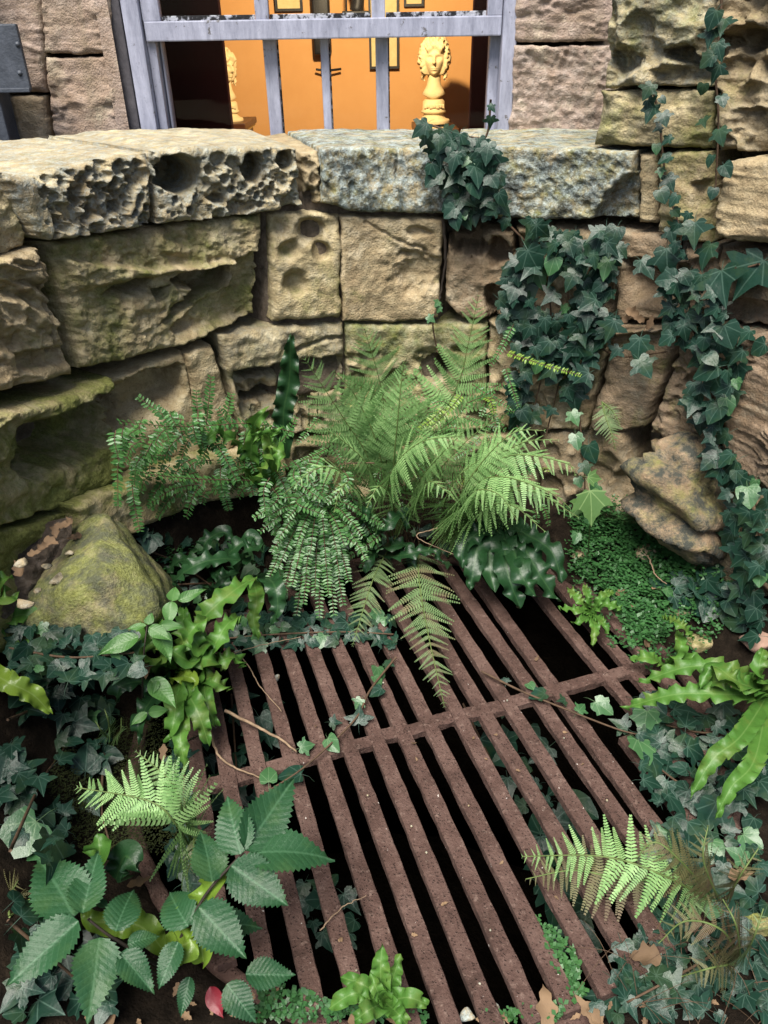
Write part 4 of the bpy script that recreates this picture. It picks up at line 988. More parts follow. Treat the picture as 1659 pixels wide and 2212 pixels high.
def ivy_outline(k=0):
    S = [[(0, -.02), (.20, -.14), (.34, -.10), (.42, .06), (.36, .18), (.58, .26), (.70, .44), (.48, .46), (.30, .48), (.22, .68), (.0, 1.0)],
         [(0, .0), (.16, -.10), (.32, -.12), (.50, .02), (.40, .14), (.66, .20), (.80, .34), (.55, .42), (.28, .44), (.18, .66), (.0, 1.06)],
         [(0, .02), (.22, -.10), (.40, -.02), (.46, .14), (.44, .28), (.58, .42), (.44, .50), (.32, .54), (.24, .72), (.12, .88), (.0, .98)],
         [(0, .0), (.24, -.12), (.44, -.04), (.52, .14), (.50, .34), (.42, .52), (.32, .68), (.18, .86), (.08, .95), (.03, .99), (.0, 1.0)]][k]
    rg = random.Random(k); S = [(x * rg.uniform(.94, 1.06), y + rg.uniform(-.02, .02)) for x, y in S]; S[0] = (0, S[0][1]); S[-1] = (0, S[-1][1])
    Lh = [(-x * rg.uniform(.92, 1.06), y + rg.uniform(-.03, .03)) for x, y in S[1:-1]][::-1]
    return S + Lh
IVY_ME = [fan_leaf(ivy_outline(k), f, d, IVY, 'ivy_leaf', .55, c) for k, f, d, c in ((0, .14, .16, .1), (1, .10, .22, .0), (2, .18, .12, .12), (3, .12, .15, .1), (0, .05, .30, .15), (1, .2, .1, .1))]
IVYN_ME = [fan_leaf(ivy_outline(k), f, d, IVYN, 'young_ivy_leaf', .55, c) for k, f, d, c in ((0, .14, .16, .1), (2, .18, .12, .12), (3, .10, .2, .1))]
def serrated_outline(n=15, w=.36, peak=.42, tooth=.042, tipw=1.0):
    R_ = []
    for i in range(n):
        for q in (0, 1):
            t = (i + (.0 if q == 0 else .62)) / n
            x = w * (sin(pi * t ** .72)) ** .92 * (1 - .22 * t); x += (tooth if q else 0) * (1 if t < .93 else .4)
            R_.append((max(x, .004), t))
    R_ = [(0, 0)] + R_[1:] + [(0, 1.03)]
    return R_ + [(-x, y) for x, y in R_[1:-1]][::-1]
def veined_leaf(outline, mat, name, fold=.18, droop=.25, ripple=.0, vein_n=10):
    """leaf as rows across the midrib, the surface quilted between its side veins"""
    h = len(outline) // 2; right = outline[:h + 1]; V = []; uv = []; Fc = []; m = 9
    for x, y in right:
        for j in range(m):
            s = (j - (m - 1) / 2) / ((m - 1) / 2); xx = s * x
            yy = y + (.10 * abs(s) * x if False else 0)
            q = (yy - abs(xx) * .75) / .095; z = fold * abs(xx) - droop * yy ** 2 + .045 * sin(6.5 * yy + 4 * s * x + 11 * droop) * abs(s) + .3 * fold * xx * (yy - .4) + ripple * abs(sin(pi * q)) * min(1, abs(xx) * 8) * (1 if abs(s) < .99 else .6)
            V.append((xx, yy, z)); uv.append((xx, yy))
    for i in range(len(right) - 1):
        for j in range(m - 1): Fc.append((i * m + j, i * m + j + 1, (i + 1) * m + j + 1, (i + 1) * m + j))
    return mesh_of(name, V, Fc, mat, True, uv)
SERR_ME = [veined_leaf(serrated_outline(16, w), SERR, 'serrated_leaf', f, d, .005) for w, f, d in ((.31, .20, .30), (.29, .34, .15), (.33, .12, .42), (.30, .28, .05))]
OVAL_ME = [veined_leaf([(x, y) for x, y in serrated_outline(9, w, tooth=0)], OVAL, 'oval_leaf', .25, .2, .004) for w in (.27, .33)]
def dead_mesh(k):
    rg = random.Random(k + 40); o = serrated_outline(10, rg.uniform(.18, .36), tooth=rg.uniform(.0, .03)); h = len(o) // 2
    V = []; Fc = []; uv = []; m = 7; curl = rg.uniform(.3, 1.6); bend = rg.uniform(-.6, .7); tw = rg.uniform(-.8, .8)
    for x, y in o[:h + 1]:
        for j in range(m):
            q = (j - 3) / 3 * x * (1 + .25 * sin(y * 17 + j + k)); z = curl * q * q * 1.6 - bend * (y - .5) ** 2 + .03 * sin(9 * y + 5 * q + k) + tw * q * (y - .5)
            V.append((q, y, z)); uv.append((q, y))
    for i in range(h):
        for j in range(m - 1): Fc.append((i * m + j, i * m + j + 1, (i + 1) * m + j + 1, (i + 1) * m + j))
    return mesh_of('dead_leaf', V, Fc, DEAD, True, uv)
DEAD_ME = [dead_mesh(k) for k in range(7)]
DEADR_ME = veined_leaf(serrated_outline(8, .36, tooth=.0), DEADR, 'red_leaf', .2, .2)
def maple_outline():
    S = [(0, 0), (.18, -.06), (.30, .02), (.52, .06), (.44, .16), (.60, .30), (.72, .52), (.52, .48), (.40, .50), (.30, .58), (.26, .72), (.14, .80), (0, 1.05)]
    return S + [(-x, y) for x, y in S[1:-1]][::-1]
MAPLE_ME = fan_leaf(maple_outline(), .1, .15, MAPLE, 'maple_leaf', .4)

def frame_from(nrm, tip):
    Zx = unit(nrm); Y = np.asarray(tip, float); Y = unit(Y - Zx * (Y @ Zx)); X = np.cross(Y, Zx)
    return X, Y, Zx
def put_leaf(T, name, me, P, nrm, tip, size, parent=None, sx=1.0):
    X, Y, Zx = frame_from(nrm, tip); return T.inst(name, me, P, X, Y, Zx, (size * sx, size, size), parent)
VIEW = -FWD

# ------------------------------------------------------------------ ivy
def surf_at(px, py, kind, off):
    """a point on wall, facade or ground seen at (px, py), with the way leaves face there"""
    if kind == 'wall':
        P, n = cyl(np.array([[px, py]], float), off); return P[0], n[0]
    if kind == 'facade':
        P, n = facade(np.array([[px, py]], float), off); return P[0], n[0]
    if kind == 'ground':
        P = hit_ground(px, py); w, n = cyl(np.array([[px, py]], float), .02)
        if np.linalg.norm(w[0] - EYE) < np.linalg.norm(P - EYE): return w[0] + n[0] * off, unit(n[0] + [0, 0, .6])
        return P + np.array([0, 0, off]), np.array([0, -.12, 1.0])
    if isinstance(kind, (int, float)): return at_height(px, py, kind), np.array([0, -.1, 1.0])
def thin(sp_, lim=-.14, f=.011, s=3): return [q for q in sp_ if float(fbm(np.array(q[0] * f), np.array(q[1] * f), s=s)) > lim]
def ivy(label, spots, stems, kind='wall', off=(.012, .06), young=.06, base=None, hang=.75, up=.55, group='ivy growing over the wall and ground', parts='leaf'):
    """spots: (px, py, size_px). One vine with its stems and every leaf a part"""
    b = base if base is not None else surf_at(stems[0][0][0], stems[0][0][1], kind, 0)[0]
    T = Thing('ivy', b, label, 'ivy', group)
    for st in stems:
        pts = [surf_at(x, y, kind, .012 + .02 * random.random())[0] for x, y in st]
        T.part('stem', *tube(spline(pts, 6 * len(pts)), .0035, .0022, 5), BSTEM)
    for px, py, sz in spots:
        o_ = random.uniform(*off); P, n = surf_at(px, py, kind, o_)
        dist = np.linalg.norm(P - EYE); size = sz * dist * .00061 * .74 * random.uniform(.72, 1.22)
        flat = n[2] > .5
        nr = n * .8 + np.array([0, 0, up]) * (0 if flat else 1) + unit(EYE - P) * .35 + np.array([random.gauss(0, .33), random.gauss(0, .25), random.gauss(0, .25)])
        if flat: tip = np.array([random.gauss(0, 1), random.gauss(-.4, .8), -.2])
        else:
            rx = np.array([n[1], -n[0], 0]); tip = np.array([0, 0, -hang]) + rx * random.gauss(0, .55) + n * .15
        me = random.choice(IVYN_ME if random.random() < young else IVY_ME)
        X, Y, Zx = frame_from(nr, tip)
        T.inst('leaf', me, P - Y * size * .35, X, Y, Zx, (size * random.uniform(.85, 1.1), size, size))
    return T
def strand(path, step, size, spread, seed=0):
    rg = random.Random(seed); out = []; q = spline([(x, y, 0) for x, y in path], 200); l = 0; nxt = 0; side = 1
    for i in range(1, 200):
        l += np.hypot(*(q[i] - q[i - 1])[:2])
        if l >= nxt:
            t = unit(q[min(i + 1, 199)] - q[i - 1]); out.append((q[i][0] - t[1] * side * spread * rg.uniform(.3, 1), q[i][1] + t[0] * side * spread * rg.uniform(.3, 1), rg.uniform(*size)))
            side = -side; nxt = l + step * rg.uniform(.7, 1.3)
    return out
ivy('thick ivy cluster hanging over the coping stones below the bust', scatter([(915, 300), (965, 288), (1045, 305), (1090, 400), (1085, 455), (1040, 480), (975, 475), (965, 400), (930, 375), (935, 310)], 52, 16, (36, 58), 1) + [(912, 275, 50), (938, 380, 62), (1000, 455, 55), (1062, 232, 20), (1060, 262, 26)],
    [[(1060, 215), (1052, 290), (1020, 330), (1010, 400), (1005, 470)], [(950, 280), (990, 310), (1060, 380), (1080, 440)], [(930, 270), (990, 290), (1040, 300)]], off=(.05, .12))
ivy('dense curtain of dark ivy spreading below the right half of the coping', thin(scatter([(1085, 480), (1210, 495), (1335, 500), (1345, 560), (1310, 620), (1330, 700), (1280, 790), (1265, 830), (1215, 860), (1200, 960), (1120, 940), (1100, 880), (1110, 760), (1070, 650), (1100, 600), (1060, 560)], 230, 16, (34, 62), 2)) + [(1150, 560, 66), (1200, 585, 70), (1240, 530, 60), (1260, 640, 64), (1190, 640, 60), (1120, 575, 60), (1300, 700, 60), (1250, 720, 55), (1330, 760, 58), (1390, 790, 56), (1380, 750, 60), (1240, 860, 52), (1130, 910, 66)],
    [[(1095, 480), (1160, 560), (1190, 700), (1150, 900)], [(1320, 510), (1260, 620), (1250, 800)], [(1200, 500), (1230, 700), (1180, 940)], [(1280, 740), (1340, 770), (1440, 760)]], off=(.015, .10))
ivy('thin ivy strand climbing the top right corner of the pier', [(1540, 38, 40), (1562, 52, 46), (1535, 78, 42), (1552, 105, 48), (1530, 128, 36), (1548, 155, 40), (1518, 190, 36), (1560, 215, 32), (1520, 262, 30), (1555, 290, 44), (1534, 345, 36), (1568, 365, 44), (1540, 415, 32)],
    [[(1560, -30), (1555, 60), (1545, 150), (1552, 260), (1545, 420)]], off=(.05, .08))
ivy('second thin ivy strand beside the climbing one, down to the brown block', strand([(1412, 190), (1425, 260), (1432, 340), (1445, 420), (1470, 470), (1465, 560)], 20, (26, 42), 16, 5) + [(1450, 505, 62), (1500, 500, 60), (1405, 225, 34)],
    [[(1410, 190), (1425, 260), (1432, 340), (1445, 420), (1470, 500), (1465, 560)]], off=(.04, .07))
ivy('large-leaved ivy on the brown blocks of the pier', [(1395, 575, 76), (1440, 560, 70), (1560, 610, 92), (1625, 590, 96), (1525, 545, 56), (1480, 600, 40), (1500, 620, 52), (1450, 630, 44), (1490, 690, 72), (1440, 670, 54), (1570, 720, 66), (1610, 725, 56), (1640, 750, 60), (1520, 740, 50), (1540, 670, 48), (1560, 660, 46)] + scatter([(1440, 600), (1540, 600), (1560, 690), (1500, 760), (1440, 740)], 26, 20, (34, 56), 7),
    [[(1400, 560), (1480, 640), (1500, 720), (1520, 760)], [(1640, 570), (1560, 600), (1500, 690)], [(1530, 700), (1640, 740)]], off=(.03, .09), young=0)
ivy('long ivy curtain trailing down the right side to the ground stones', thin(scatter([(1500, 745), (1590, 740), (1600, 800), (1560, 930), (1600, 1010), (1659, 1060), (1665, 1250), (1600, 1260), (1550, 1150), (1560, 1060), (1520, 960), (1490, 870), (1510, 800)], 110, 19, (34, 64), 8)) + [(1545, 890, 72), (1490, 870, 56), (1530, 800, 60), (1570, 990, 60)],
    [[(1540, 740), (1540, 880), (1560, 1000), (1600, 1120), (1590, 1240)], [(1600, 1010), (1640, 1120), (1620, 1250)]], off=(.02, .11))
ivy('ivy on ground among cobbles at right', scatter([(1540, 1260), (1665, 1230), (1665, 1370), (1560, 1350), (1440, 1330), (1400, 1290)], 46, 20, (40, 60), 9) + [(1470, 1300, 60), (1500, 1345, 55)], [[(1640, 1250), (1540, 1300), (1420, 1300)]], kind='ground', off=(.02, .07))
ivy('dark ivy carpet on the bank left of the grate', thin(scatter([(-10, 1370), (90, 1330), (190, 1340), (240, 1450), (230, 1560), (260, 1650), (190, 1720), (150, 1900), (-10, 1920)], 125, 25, (42, 78), 10)) + [(60, 1830, 100), (30, 1890, 110), (200, 1750, 80)],
    [[(-10, 1560), (80, 1540), (160, 1480), (220, 1400)], [(0, 1850), (100, 1700), (160, 1600)], [(230, 1640), (225, 1760), (240, 1830)]], kind='ground', off=(.02, .09))
ivy('ivy carpet right of the grate below the long tongue ferns', scatter([(1400, 1530), (1520, 1560), (1640, 1600), (1660, 1750), (1560, 1780), (1470, 1830), (1400, 1760), (1370, 1640)], 60, 26, (44, 78), 12) + [(1395, 1560, 70), (1440, 1590, 64), (1470, 1650, 76)],
    [[(1650, 1590), (1520, 1600), (1420, 1580)], [(1600, 1750), (1480, 1720), (1400, 1660)]], kind='ground', off=(.02, .08))
ivy('small-leaved ivy creeping along far edge of the grate', scatter([(470, 1350), (600, 1330), (760, 1330), (860, 1330), (850, 1400), (740, 1385), (560, 1400), (480, 1420)], 66, 15, (26, 48), 13), [[(480, 1380), (600, 1370), (740, 1365), (850, 1370)]], kind=.015, off=(.0, .03), young=.2)
ivy('ivy runner crossing left part of the grate diagonally', [(838, 1432, 34), (818, 1452, 40), (815, 1468, 36), (815, 1492, 38), (775, 1518, 36), (775, 1548, 44), (723, 1560, 40), (715, 1605, 44), (660, 1612, 50), (632, 1672, 60), (580, 1675, 60)],
    [[(855, 1420), (800, 1490), (770, 1550), (700, 1620), (640, 1670), (560, 1720)]], kind=.02, young=.5, off=(0, .02))
ivy('ivy runner crossing right part of the grate', [(1093, 1471, 26), (1146, 1480, 34), (1165, 1500, 50), (1215, 1513, 34), (1255, 1530, 42), (1300, 1525, 52), (1342, 1565, 56)],
    [[(1040, 1450), (1120, 1490), (1180, 1515), (1280, 1555), (1350, 1580), (1410, 1592)]], kind=.02, young=.6, off=(0, .02))
ivy('shaded ivy growing inside the pit under the grate', scatter([(430, 1500), (560, 1480), (640, 1600), (520, 1800), (440, 1700)], 16, 40, (50, 80), 14) + scatter([(960, 1500), (1100, 1520), (1300, 1800), (1290, 2080), (1200, 2060), (1150, 1800)], 34, 40, (50, 84), 15) + scatter([(640, 1900), (760, 1900), (760, 2050), (680, 2050)], 12, 30, (40, 60), 16),
    [[(500, 1500), (520, 1800)], [(1000, 1520), (1260, 2050)]], kind=-.16, off=(0, .02), young=.0)
ivy('pale young ivy hanging from wall above the right fern', [(948, 668, 30), (930, 688, 30), (945, 655, 22)], [[(945, 660), (935, 700), (945, 760)]], off=(.05, .06), young=1.0)
ivy('pale ivy dangling right of the big fern', [(1245, 950, 44), (1275, 975, 50), (1265, 1010, 48), (1250, 1040, 44), (1285, 1055, 46), (1240, 900, 44), (1270, 1120, 40), (1245, 1160, 34), (1260, 1080, 40)], [[(1250, 890), (1262, 1000), (1262, 1100), (1250, 1200)]], off=(.12, .18), young=.7)
ivy('few ivy leaves on soil at the dark opening', [(335, 1215, 64), (318, 1195, 40), (520, 1330, 60), (545, 1270, 50), (400, 1330, 50), (610, 1340, 50)], [[(320, 1200), (400, 1240), (520, 1320)]], kind='ground', off=(.04, .08))
ivy('ivy tufts among dry stems at lower right', scatter([(1440, 1830), (1620, 1800), (1659, 2000), (1560, 2060), (1480, 1960)], 30, 30, (40, 70), 18), [[(1640, 1850), (1500, 1900)]], kind='ground', off=(.02, .07))
ivy('ivy leaves on soil at bottom left corner', scatter([(0, 1930), (160, 2050), (260, 2120), (240, 2200), (0, 2210)], 26, 34, (50, 84), 19), [[(0, 2000), (200, 2150)]], kind='ground', off=(.01, .05))

ivy('dark ivy over the foot of the mossy boulder', scatter([(20, 1345), (180, 1370), (300, 1370), (300, 1450), (180, 1480), (20, 1440)], 44, 22, (34, 60), 84), [[(20, 1400), (150, 1420), (290, 1410)]], kind=.34, off=(0, .03))
ivy('shaded ivy over bare soil in the lower right corner', scatter([(1320, 2130), (1480, 2050), (1659, 1940), (1659, 2210), (1260, 2210)], 52, 28, (38, 66), 86), [[(1640, 2000), (1500, 2100), (1350, 2180)]], kind='ground', off=(.005, .04), young=.02)
ivy('dark ivy covering the rim at lower right under the half-dead fern', scatter([(1400, 1790), (1480, 1810), (1500, 1950), (1450, 2060), (1370, 2130), (1330, 2080), (1400, 1980)], 44, 22, (34, 60), 81), [[(1480, 1830), (1440, 1960), (1380, 2090)]], kind=.0, off=(.0, .05))
ivy('dark ivy tucked along left rim of the grate', scatter([(380, 1560), (425, 1600), (420, 1750), (470, 1900), (430, 1960), (360, 1860), (360, 1700)], 34, 22, (34, 56), 82), [[(400, 1580), (400, 1750), (440, 1900)]], kind=.0, off=(.0, .05))
# ------------------------------------------------------------------ feathery ferns
def pinna_mesh(mat, name, n=15, wid=.17, taper=.9, lobe=1.0):
    """a side branch along +X, unit length, cut into small rounded lobes"""
    V = []; Fc = []
    k = 0
    V += [(0, .008, 0), (0, -.008, 0), (1, 0, -.10)]; Fc.append((0, 1, 2))
    for i in range(n):
        t = (i + .5) / n; L = wid * (1 - t * taper) ** .75 * (1 if i else .8); w = .37 / n * lobe; zc = -.10 * t * t
        for s in (1, -1):
            o = len(V); lean = .25 * L
            V += [(t - w * .8, 0, zc), (t + w * .8, 0, zc), (t + lean * .5 + w * 1.1, s * L * .55, zc + .012), (t + lean, s * L, zc - .01), (t + lean * .5 - w * .9, s * L * .55, zc + .012)]
            f = (o, o + 1, o + 2, o + 3, o + 4); Fc.append(f if s > 0 else f[::-1])
    return mesh_of(name, V, Fc, mat, True)
PINNA = {m.name: [pinna_mesh(m, 'pinna', n, w) for n, w in ((15, .14), (17, .125), (14, .15))] for m in (FERN, FERND, FERNB)}
def frond(T, pts, width, mat=FERN, n=22, t0=.12, peak=.35, lean=.42, face=None, droop=.12, stem=GSTEM, r=.0028, gap=0.0, sag=0.0):
    q = spline(pts, 60); L = np.concatenate([[0], np.cumsum(np.linalg.norm(np.diff(q, axis=0), axis=1))]); tot = L[-1]
    st = T.part('frond', *tube(q[::2], r, r * .35, 5), stem)
    fh = unit(face if face is not None else (np.array([0, -.45, 1.0])))
    n = int(n * 1.2)
    for i in range(n):
        t = t0 + (1 - t0) * (i + .5) / n; idx = min(int(np.searchsorted(L, t * tot)), 58); P = q[idx]
        tg = unit(q[min(idx + 2, 59)] - q[max(idx - 2, 0)]); side = unit(np.cross(tg, fh)); nr = unit(np.cross(side, tg))
        tt = (t - t0) / (1 - t0)
        prof = (tt / peak) ** .7 * .55 + .45 if tt < peak else ((1 - tt) / (1 - peak)) ** .85
        for s in (1, -1):
            if random.random() < gap: continue
            w = width * .5 * max(prof, .06) * random.uniform(.78, 1.12)
            ln = lean + .25 * tt + random.gauss(0, .10)
            X = unit(side * s * cos(ln) + tg * sin(ln) - nr * droop + np.array([0, 0, -sag]) + nr * random.gauss(0, .16)); Zx = unit(nr - X * (nr @ X)); Y = np.cross(Zx, X)
            T.inst('pinna', random.choice(PINNA[mat.name]), P, X, Y, Zx, w, st)
    return st
def fern(label, base, fr, cat='fern', group='feathery ferns'):
    T = Thing('feathery_fern', base, label, cat, group)
    for f in fr:
        f = dict(f); pts = f.pop('p'); w = f.pop('w'); frond(T, pts, w, **f)
    return T
upw = np.array([0, -1.0, .35])
c = hit_ground(850, 1165)
fern('big bright green fern growing against the wall behind the grate', c, [
    dict(p=[c, D(835, 1000, 2.16), D(825, 850, 2.14), D(785, 702, 2.10)], w=.42, n=26, t0=.24, face=upw),
    dict(p=[c, D(800, 1000, 2.10), D(740, 900, 2.05), D(655, 770, 2.0)], w=.34, n=24, t0=.3, face=upw),
    dict(p=[c, D(900, 1000, 2.18), D(985, 840, 2.20), D(1012, 740, 2.2), D(1035, 632, 2.20)], w=.33, n=24, t0=.32, face=upw, gap=.04),
    dict(p=[c, D(900, 1050, 2.05), D(950, 985, 1.96), D(1010, 925, 1.92)], w=.28, n=22, t0=.3, peak=.3, sag=.25),
    dict(p=[c, D(840, 1040, 2.0), D(900, 960, 1.9), D(1005, 940, 1.84)], w=.30, n=24, t0=.35, sag=.3),
    dict(p=[c, D(850, 1020, 2.05), D(860, 900, 2.0), D(870, 800, 2.0), D(880, 770, 1.98)], w=.25, n=22, t0=.3, face=upw),
    dict(p=[c, D(760, 1040, 1.98), D(690, 1010, 1.9), D(610, 1070, 1.84)], w=.20, n=22, t0=.25, sag=.3),
    dict(p=[c, D(800, 1020, 2.0), D(750, 960, 1.95), D(690, 920, 1.92)], w=.2, n=20, t0=.3, sag=.2),
    dict(p=[c, D(770, 1060, 1.95), D(740, 1050, 1.86), D(720, 1110, 1.82)], w=.18, n=18, t0=.3, sag=.3),
    dict(p=[c, D(820, 980, 2.1), D(770, 860, 2.08), D(720, 800, 2.04)], w=.30, n=22, t0=.3, face=upw),
    dict(p=[c, D(930, 1040, 2.1), D(1000, 960, 2.06), D(1075, 900, 2.04)], w=.26, n=22, t0=.3, face=upw),
    dict(p=[c, D(900, 1080, 2.0), D(930, 1040, 1.9), D(985, 1080, 1.84)], w=.24, n=20, t0=.25, sag=.35),
    dict(p=[c, D(850, 1090, 1.98), D(820, 1050, 1.88), D(790, 1100, 1.82)], w=.22, n=20, t0=.25, sag=.35),
])
c = hit_ground(960, 1180)
fern('bright green fern arching right beside pale dangling ivy', c, [
    dict(p=[c, D(1010, 1050, 2.0), D(1100, 985, 1.90), D(1220, 1000, 1.84), D(1245, 1030, 1.82)], w=.36, n=26, t0=.2, sag=.4),
    dict(p=[c, D(1020, 1060, 1.96), D(1080, 1030, 1.84), D(1180, 1060, 1.74), D(1235, 1100, 1.72)], w=.36, n=26, t0=.2, sag=.45),
    dict(p=[c, D(1000, 1100, 1.94), D(1030, 1060, 1.82), D(1080, 1070, 1.74), D(1120, 1130, 1.70)], w=.30, n=22, t0=.2, sag=.5),
    dict(p=[c, D(990, 1080, 1.98), D(1040, 1000, 1.92), D(1110, 935, 1.9), D(1180, 930, 1.88)], w=.28, n=22, t0=.3, sag=.25),
    dict(p=[c, D(960, 1090, 1.98), D(990, 1030, 1.9), D(1040, 990, 1.86)], w=.18, n=18, t0=.3, sag=.3),
    dict(p=[c, D(1030, 1110, 1.9), D(1100, 1090, 1.8), D(1180, 1150, 1.72)], w=.28, n=22, t0=.2, sag=.5),
    dict(p=[c, D(1010, 1040, 2.0), D(1120, 960, 1.95), D(1210, 950, 1.9)], w=.26, n=22, t0=.3, sag=.3),
    dict(p=[c, D(1040, 1090, 1.92), D(1140, 1060, 1.82), D(1255, 1120, 1.74)], w=.26, n=22, t0=.25, sag=.5),
])
c = Z(905, 1170, .06)
fern('fern with browning tips lying over far end of the grate', c, [
    dict(p=[c, Z(905, 1250, .09), Z(925, 1370, .07), Z(962, 1535, .03)], w=.25, n=26, t0=.08, peak=.3, mat=FERND, face=(0, -.2, 1), lean=.30),
    dict(p=[Z(855, 1160, .08), Z(815, 1230, .09), Z(790, 1300, .06), Z(760, 1400, .02)], w=.17, n=20, t0=.2, mat=FERND, face=(0, -.2, 1), gap=.08),
])
c = G(420, 1850, .02)
fern('small soft green fern above serrated-leaved plant', c, [
    dict(p=[c, Z(380, 1780, .20), Z(320, 1730, .26), Z(160, 1700, .26)], w=.30, n=24, t0=.10, peak=.3, face=(-.15, -.3, 1), lean=.5),
    dict(p=[c, Z(400, 1770, .16), Z(370, 1690, .22), Z(290, 1620, .26)], w=.16, n=22, t0=.15, face=(-.3, -.3, 1)),
    dict(p=[c, Z(420, 1810, .12), Z(415, 1850, .12), Z(400, 1900, .06)], w=.12, n=16, t0=.1, mat=FERND),
])
c = G(1560, 1960, .02)
fern('half-dead fern lying over the lower right of the grate', c, [
    dict(p=[c, Z(1430, 1890, .14), Z(1300, 1850, .13), Z(1120, 1850, .06)], w=.19, n=26, t0=.08, peak=.5, mat=FERN, gap=.12, lean=.2),
    dict(p=[Z(1480, 1900, .10), Z(1350, 1900, .08), Z(1240, 1880, .07), Z(1130, 1900, .03)], w=.17, n=18, t0=.15, mat=FERNB, gap=.2, lean=.15),
    dict(p=[c, Z(1520, 1860, .2), Z(1530, 1780, .26)], w=.14, n=18, t0=.2, mat=FERNB, gap=.15),
    dict(p=[c, Z(1460, 1850, .16), Z(1410, 1820, .18), Z(1370, 1860, .14)], w=.15, n=18, t0=.2, mat=FERNB, gap=.15),
    dict(p=[c, Z(1600, 1890, .18), Z(1640, 1830, .22)], w=.14, n=16, t0=.2, mat=FERNB, gap=.2),
    dict(p=[c, Z(1500, 1930, .06), Z(1500, 2010, .04)], w=.10, n=14, t0=.2, mat=FERND, gap=.1),
])
c = G(1600, 2080, .0)
fern('dark drooping fern at lower right corner over dry stems', c, [dict(p=[c, Z(1560, 2010, .14), Z(1480, 1990, .14), Z(1420, 2040, .08)], w=.15, n=20, mat=FERNB, gap=.15), dict(p=[c, Z(1590, 2000, .18), Z(1560, 1940, .2)], w=.14, n=18, mat=FERNB, gap=.15), dict(p=[c, Z(1630, 2020, .16), Z(1650, 1960, .2)], w=.13, n=16, mat=FERND, gap=.1), dict(p=[c, Z(1540, 2090, .1), Z(1470, 2110, .05)], w=.12, n=16, mat=FERNB, gap=.2)])
c = W(1300, 868, .03)
fern('small drooping reddish fern rooted in wall right of the curtain ivy', c, [dict(p=[c, W(1308, 900, .07), W(1322, 940, .09), W(1330, 975, .09)], w=.10, n=14, t0=.05, mat=FERND, face=upw), dict(p=[c, W(1325, 890, .06), W(1340, 920, .07)], w=.06, n=10, t0=.05, mat=FERND, face=upw)])
c = G(20, 1980, .0)
fern('sparse fern sprig at left edge beside serrated leaves', c, [dict(p=[c, Z(20, 1940, .14), Z(40, 1900, .2)], w=.1, n=12, mat=FERNB, gap=.1), dict(p=[c, Z(50, 1960, .12), Z(90, 1945, .14)], w=.08, n=10, mat=FERNB, gap=.1)])
c = G(240, 1600, .0)
fern('tiny fern sprigs under the smooth-leaved sapling', c, [dict(p=[c, Z(235, 1560, .16), Z(225, 1530, .2)], w=.07, n=12), dict(p=[c, Z(220, 1580, .12), Z(205, 1555, .16)], w=.06, n=10), dict(p=[c, Z(260, 1580, .14), Z(262, 1550, .2)], w=.07, n=10)])

# ------------------------------------------------------------------ hart's-tongue ferns
def strap(T, pts, width, mat, seed, wav=.16, face=(0, -.35, 1.0), n=44, fold=.22, tipshape=.8):
    q = spline(pts, n); V = []; uv = []; Fc = []; m = 9; fh = unit(face)
    L = np.concatenate([[0], np.cumsum(np.linalg.norm(np.diff(q, axis=0), axis=1))]); tot = L[-1]
    for i in range(n):
        t = L[i] / tot; tg = unit(q[min(i + 1, n - 1)] - q[max(i - 1, 0)]); side = unit(np.cross(tg, fh)); nr = unit(np.cross(side, tg))
        w = width * min(1, .25 + 3.2 * t) * (1 - max(0, (t - .55) / .45) ** 2.2 * tipshape) * (1 - .999 * max(0, (t - .93) / .07) ** 2)
        for j in range(m):
            s = (j - (m - 1) / 2) / ((m - 1) / 2)
            ph = L[i] / width * 7.0 + seed * 1.7 + 1.2 * sin(t * 9 + seed) + (1.3 if s > 0 else 0)
            e = 1.15 * wav * width * s * s * (sin(ph) + .5 * sin(ph * 1.7 + 1)) * min(1, t * 6)
            ww = 1 + .08 * sin(ph * 1.3 + 2) * abs(s)
            V.append(q[i] + side * s * w * .5 * ww + nr * (fold * abs(s) * w * .5 + e)); uv.append((s * .5, t))
    for i in range(n - 1):
        for j in range(m - 1): Fc.append((i * m + j, i * m + j + 1, (i + 1) * m + j + 1, (i + 1) * m + j))
    return T.part('blade', V, Fc, mat, uv=uv)
def tongue(label, base, blades, mat=HART, wav=.16):
    T = Thing('tongue_fern', base, label, 'fern', 'strap-leaved tongue ferns')
    for k, b in enumerate(blades):
        pts, w = b[0], b[1]; mm = b[2] if len(b) > 2 else mat; kw = b[3] if len(b) > 3 else {}
        strap(T, pts, w, mm, k + len(label), wav, **kw)
    return T
fw = dict(face=(0, -1, .3))
tongue('upright glossy tongue fern blade standing against the cracked wall stone', D(618, 960, 2.22), [
    ([D(620, 990, 2.22), D(612, 900, 2.2), D(625, 820, 2.2), D(628, 722, 2.18)], .066, HARTD, fw)], wav=.25)
c = D(575, 1060, 2.1)
tongue('curled bright tongue fern among box honeysuckle left of big fern', c, [
    ([c, D(565, 980, 2.05), D(550, 920, 2.0), D(575, 885, 1.98)], .062, HART, fw), ([c, D(545, 1010, 2.0), D(545, 950, 1.95), D(560, 935, 1.92)], .055, HART, fw),
    ([c, D(520, 970, 2.0), D(470, 935, 1.94), D(425, 975, 1.9)], .06, HART, {}), ([c, D(590, 990, 1.98), D(580, 940, 1.95), D(605, 930, 1.9)], .05, HART, fw), ([c, D(560, 1030, 1.96), D(600, 970, 1.9), D(600, 1020, 1.86)], .05, HART, {})], wav=.28)
c = G(400, 1400, .02)
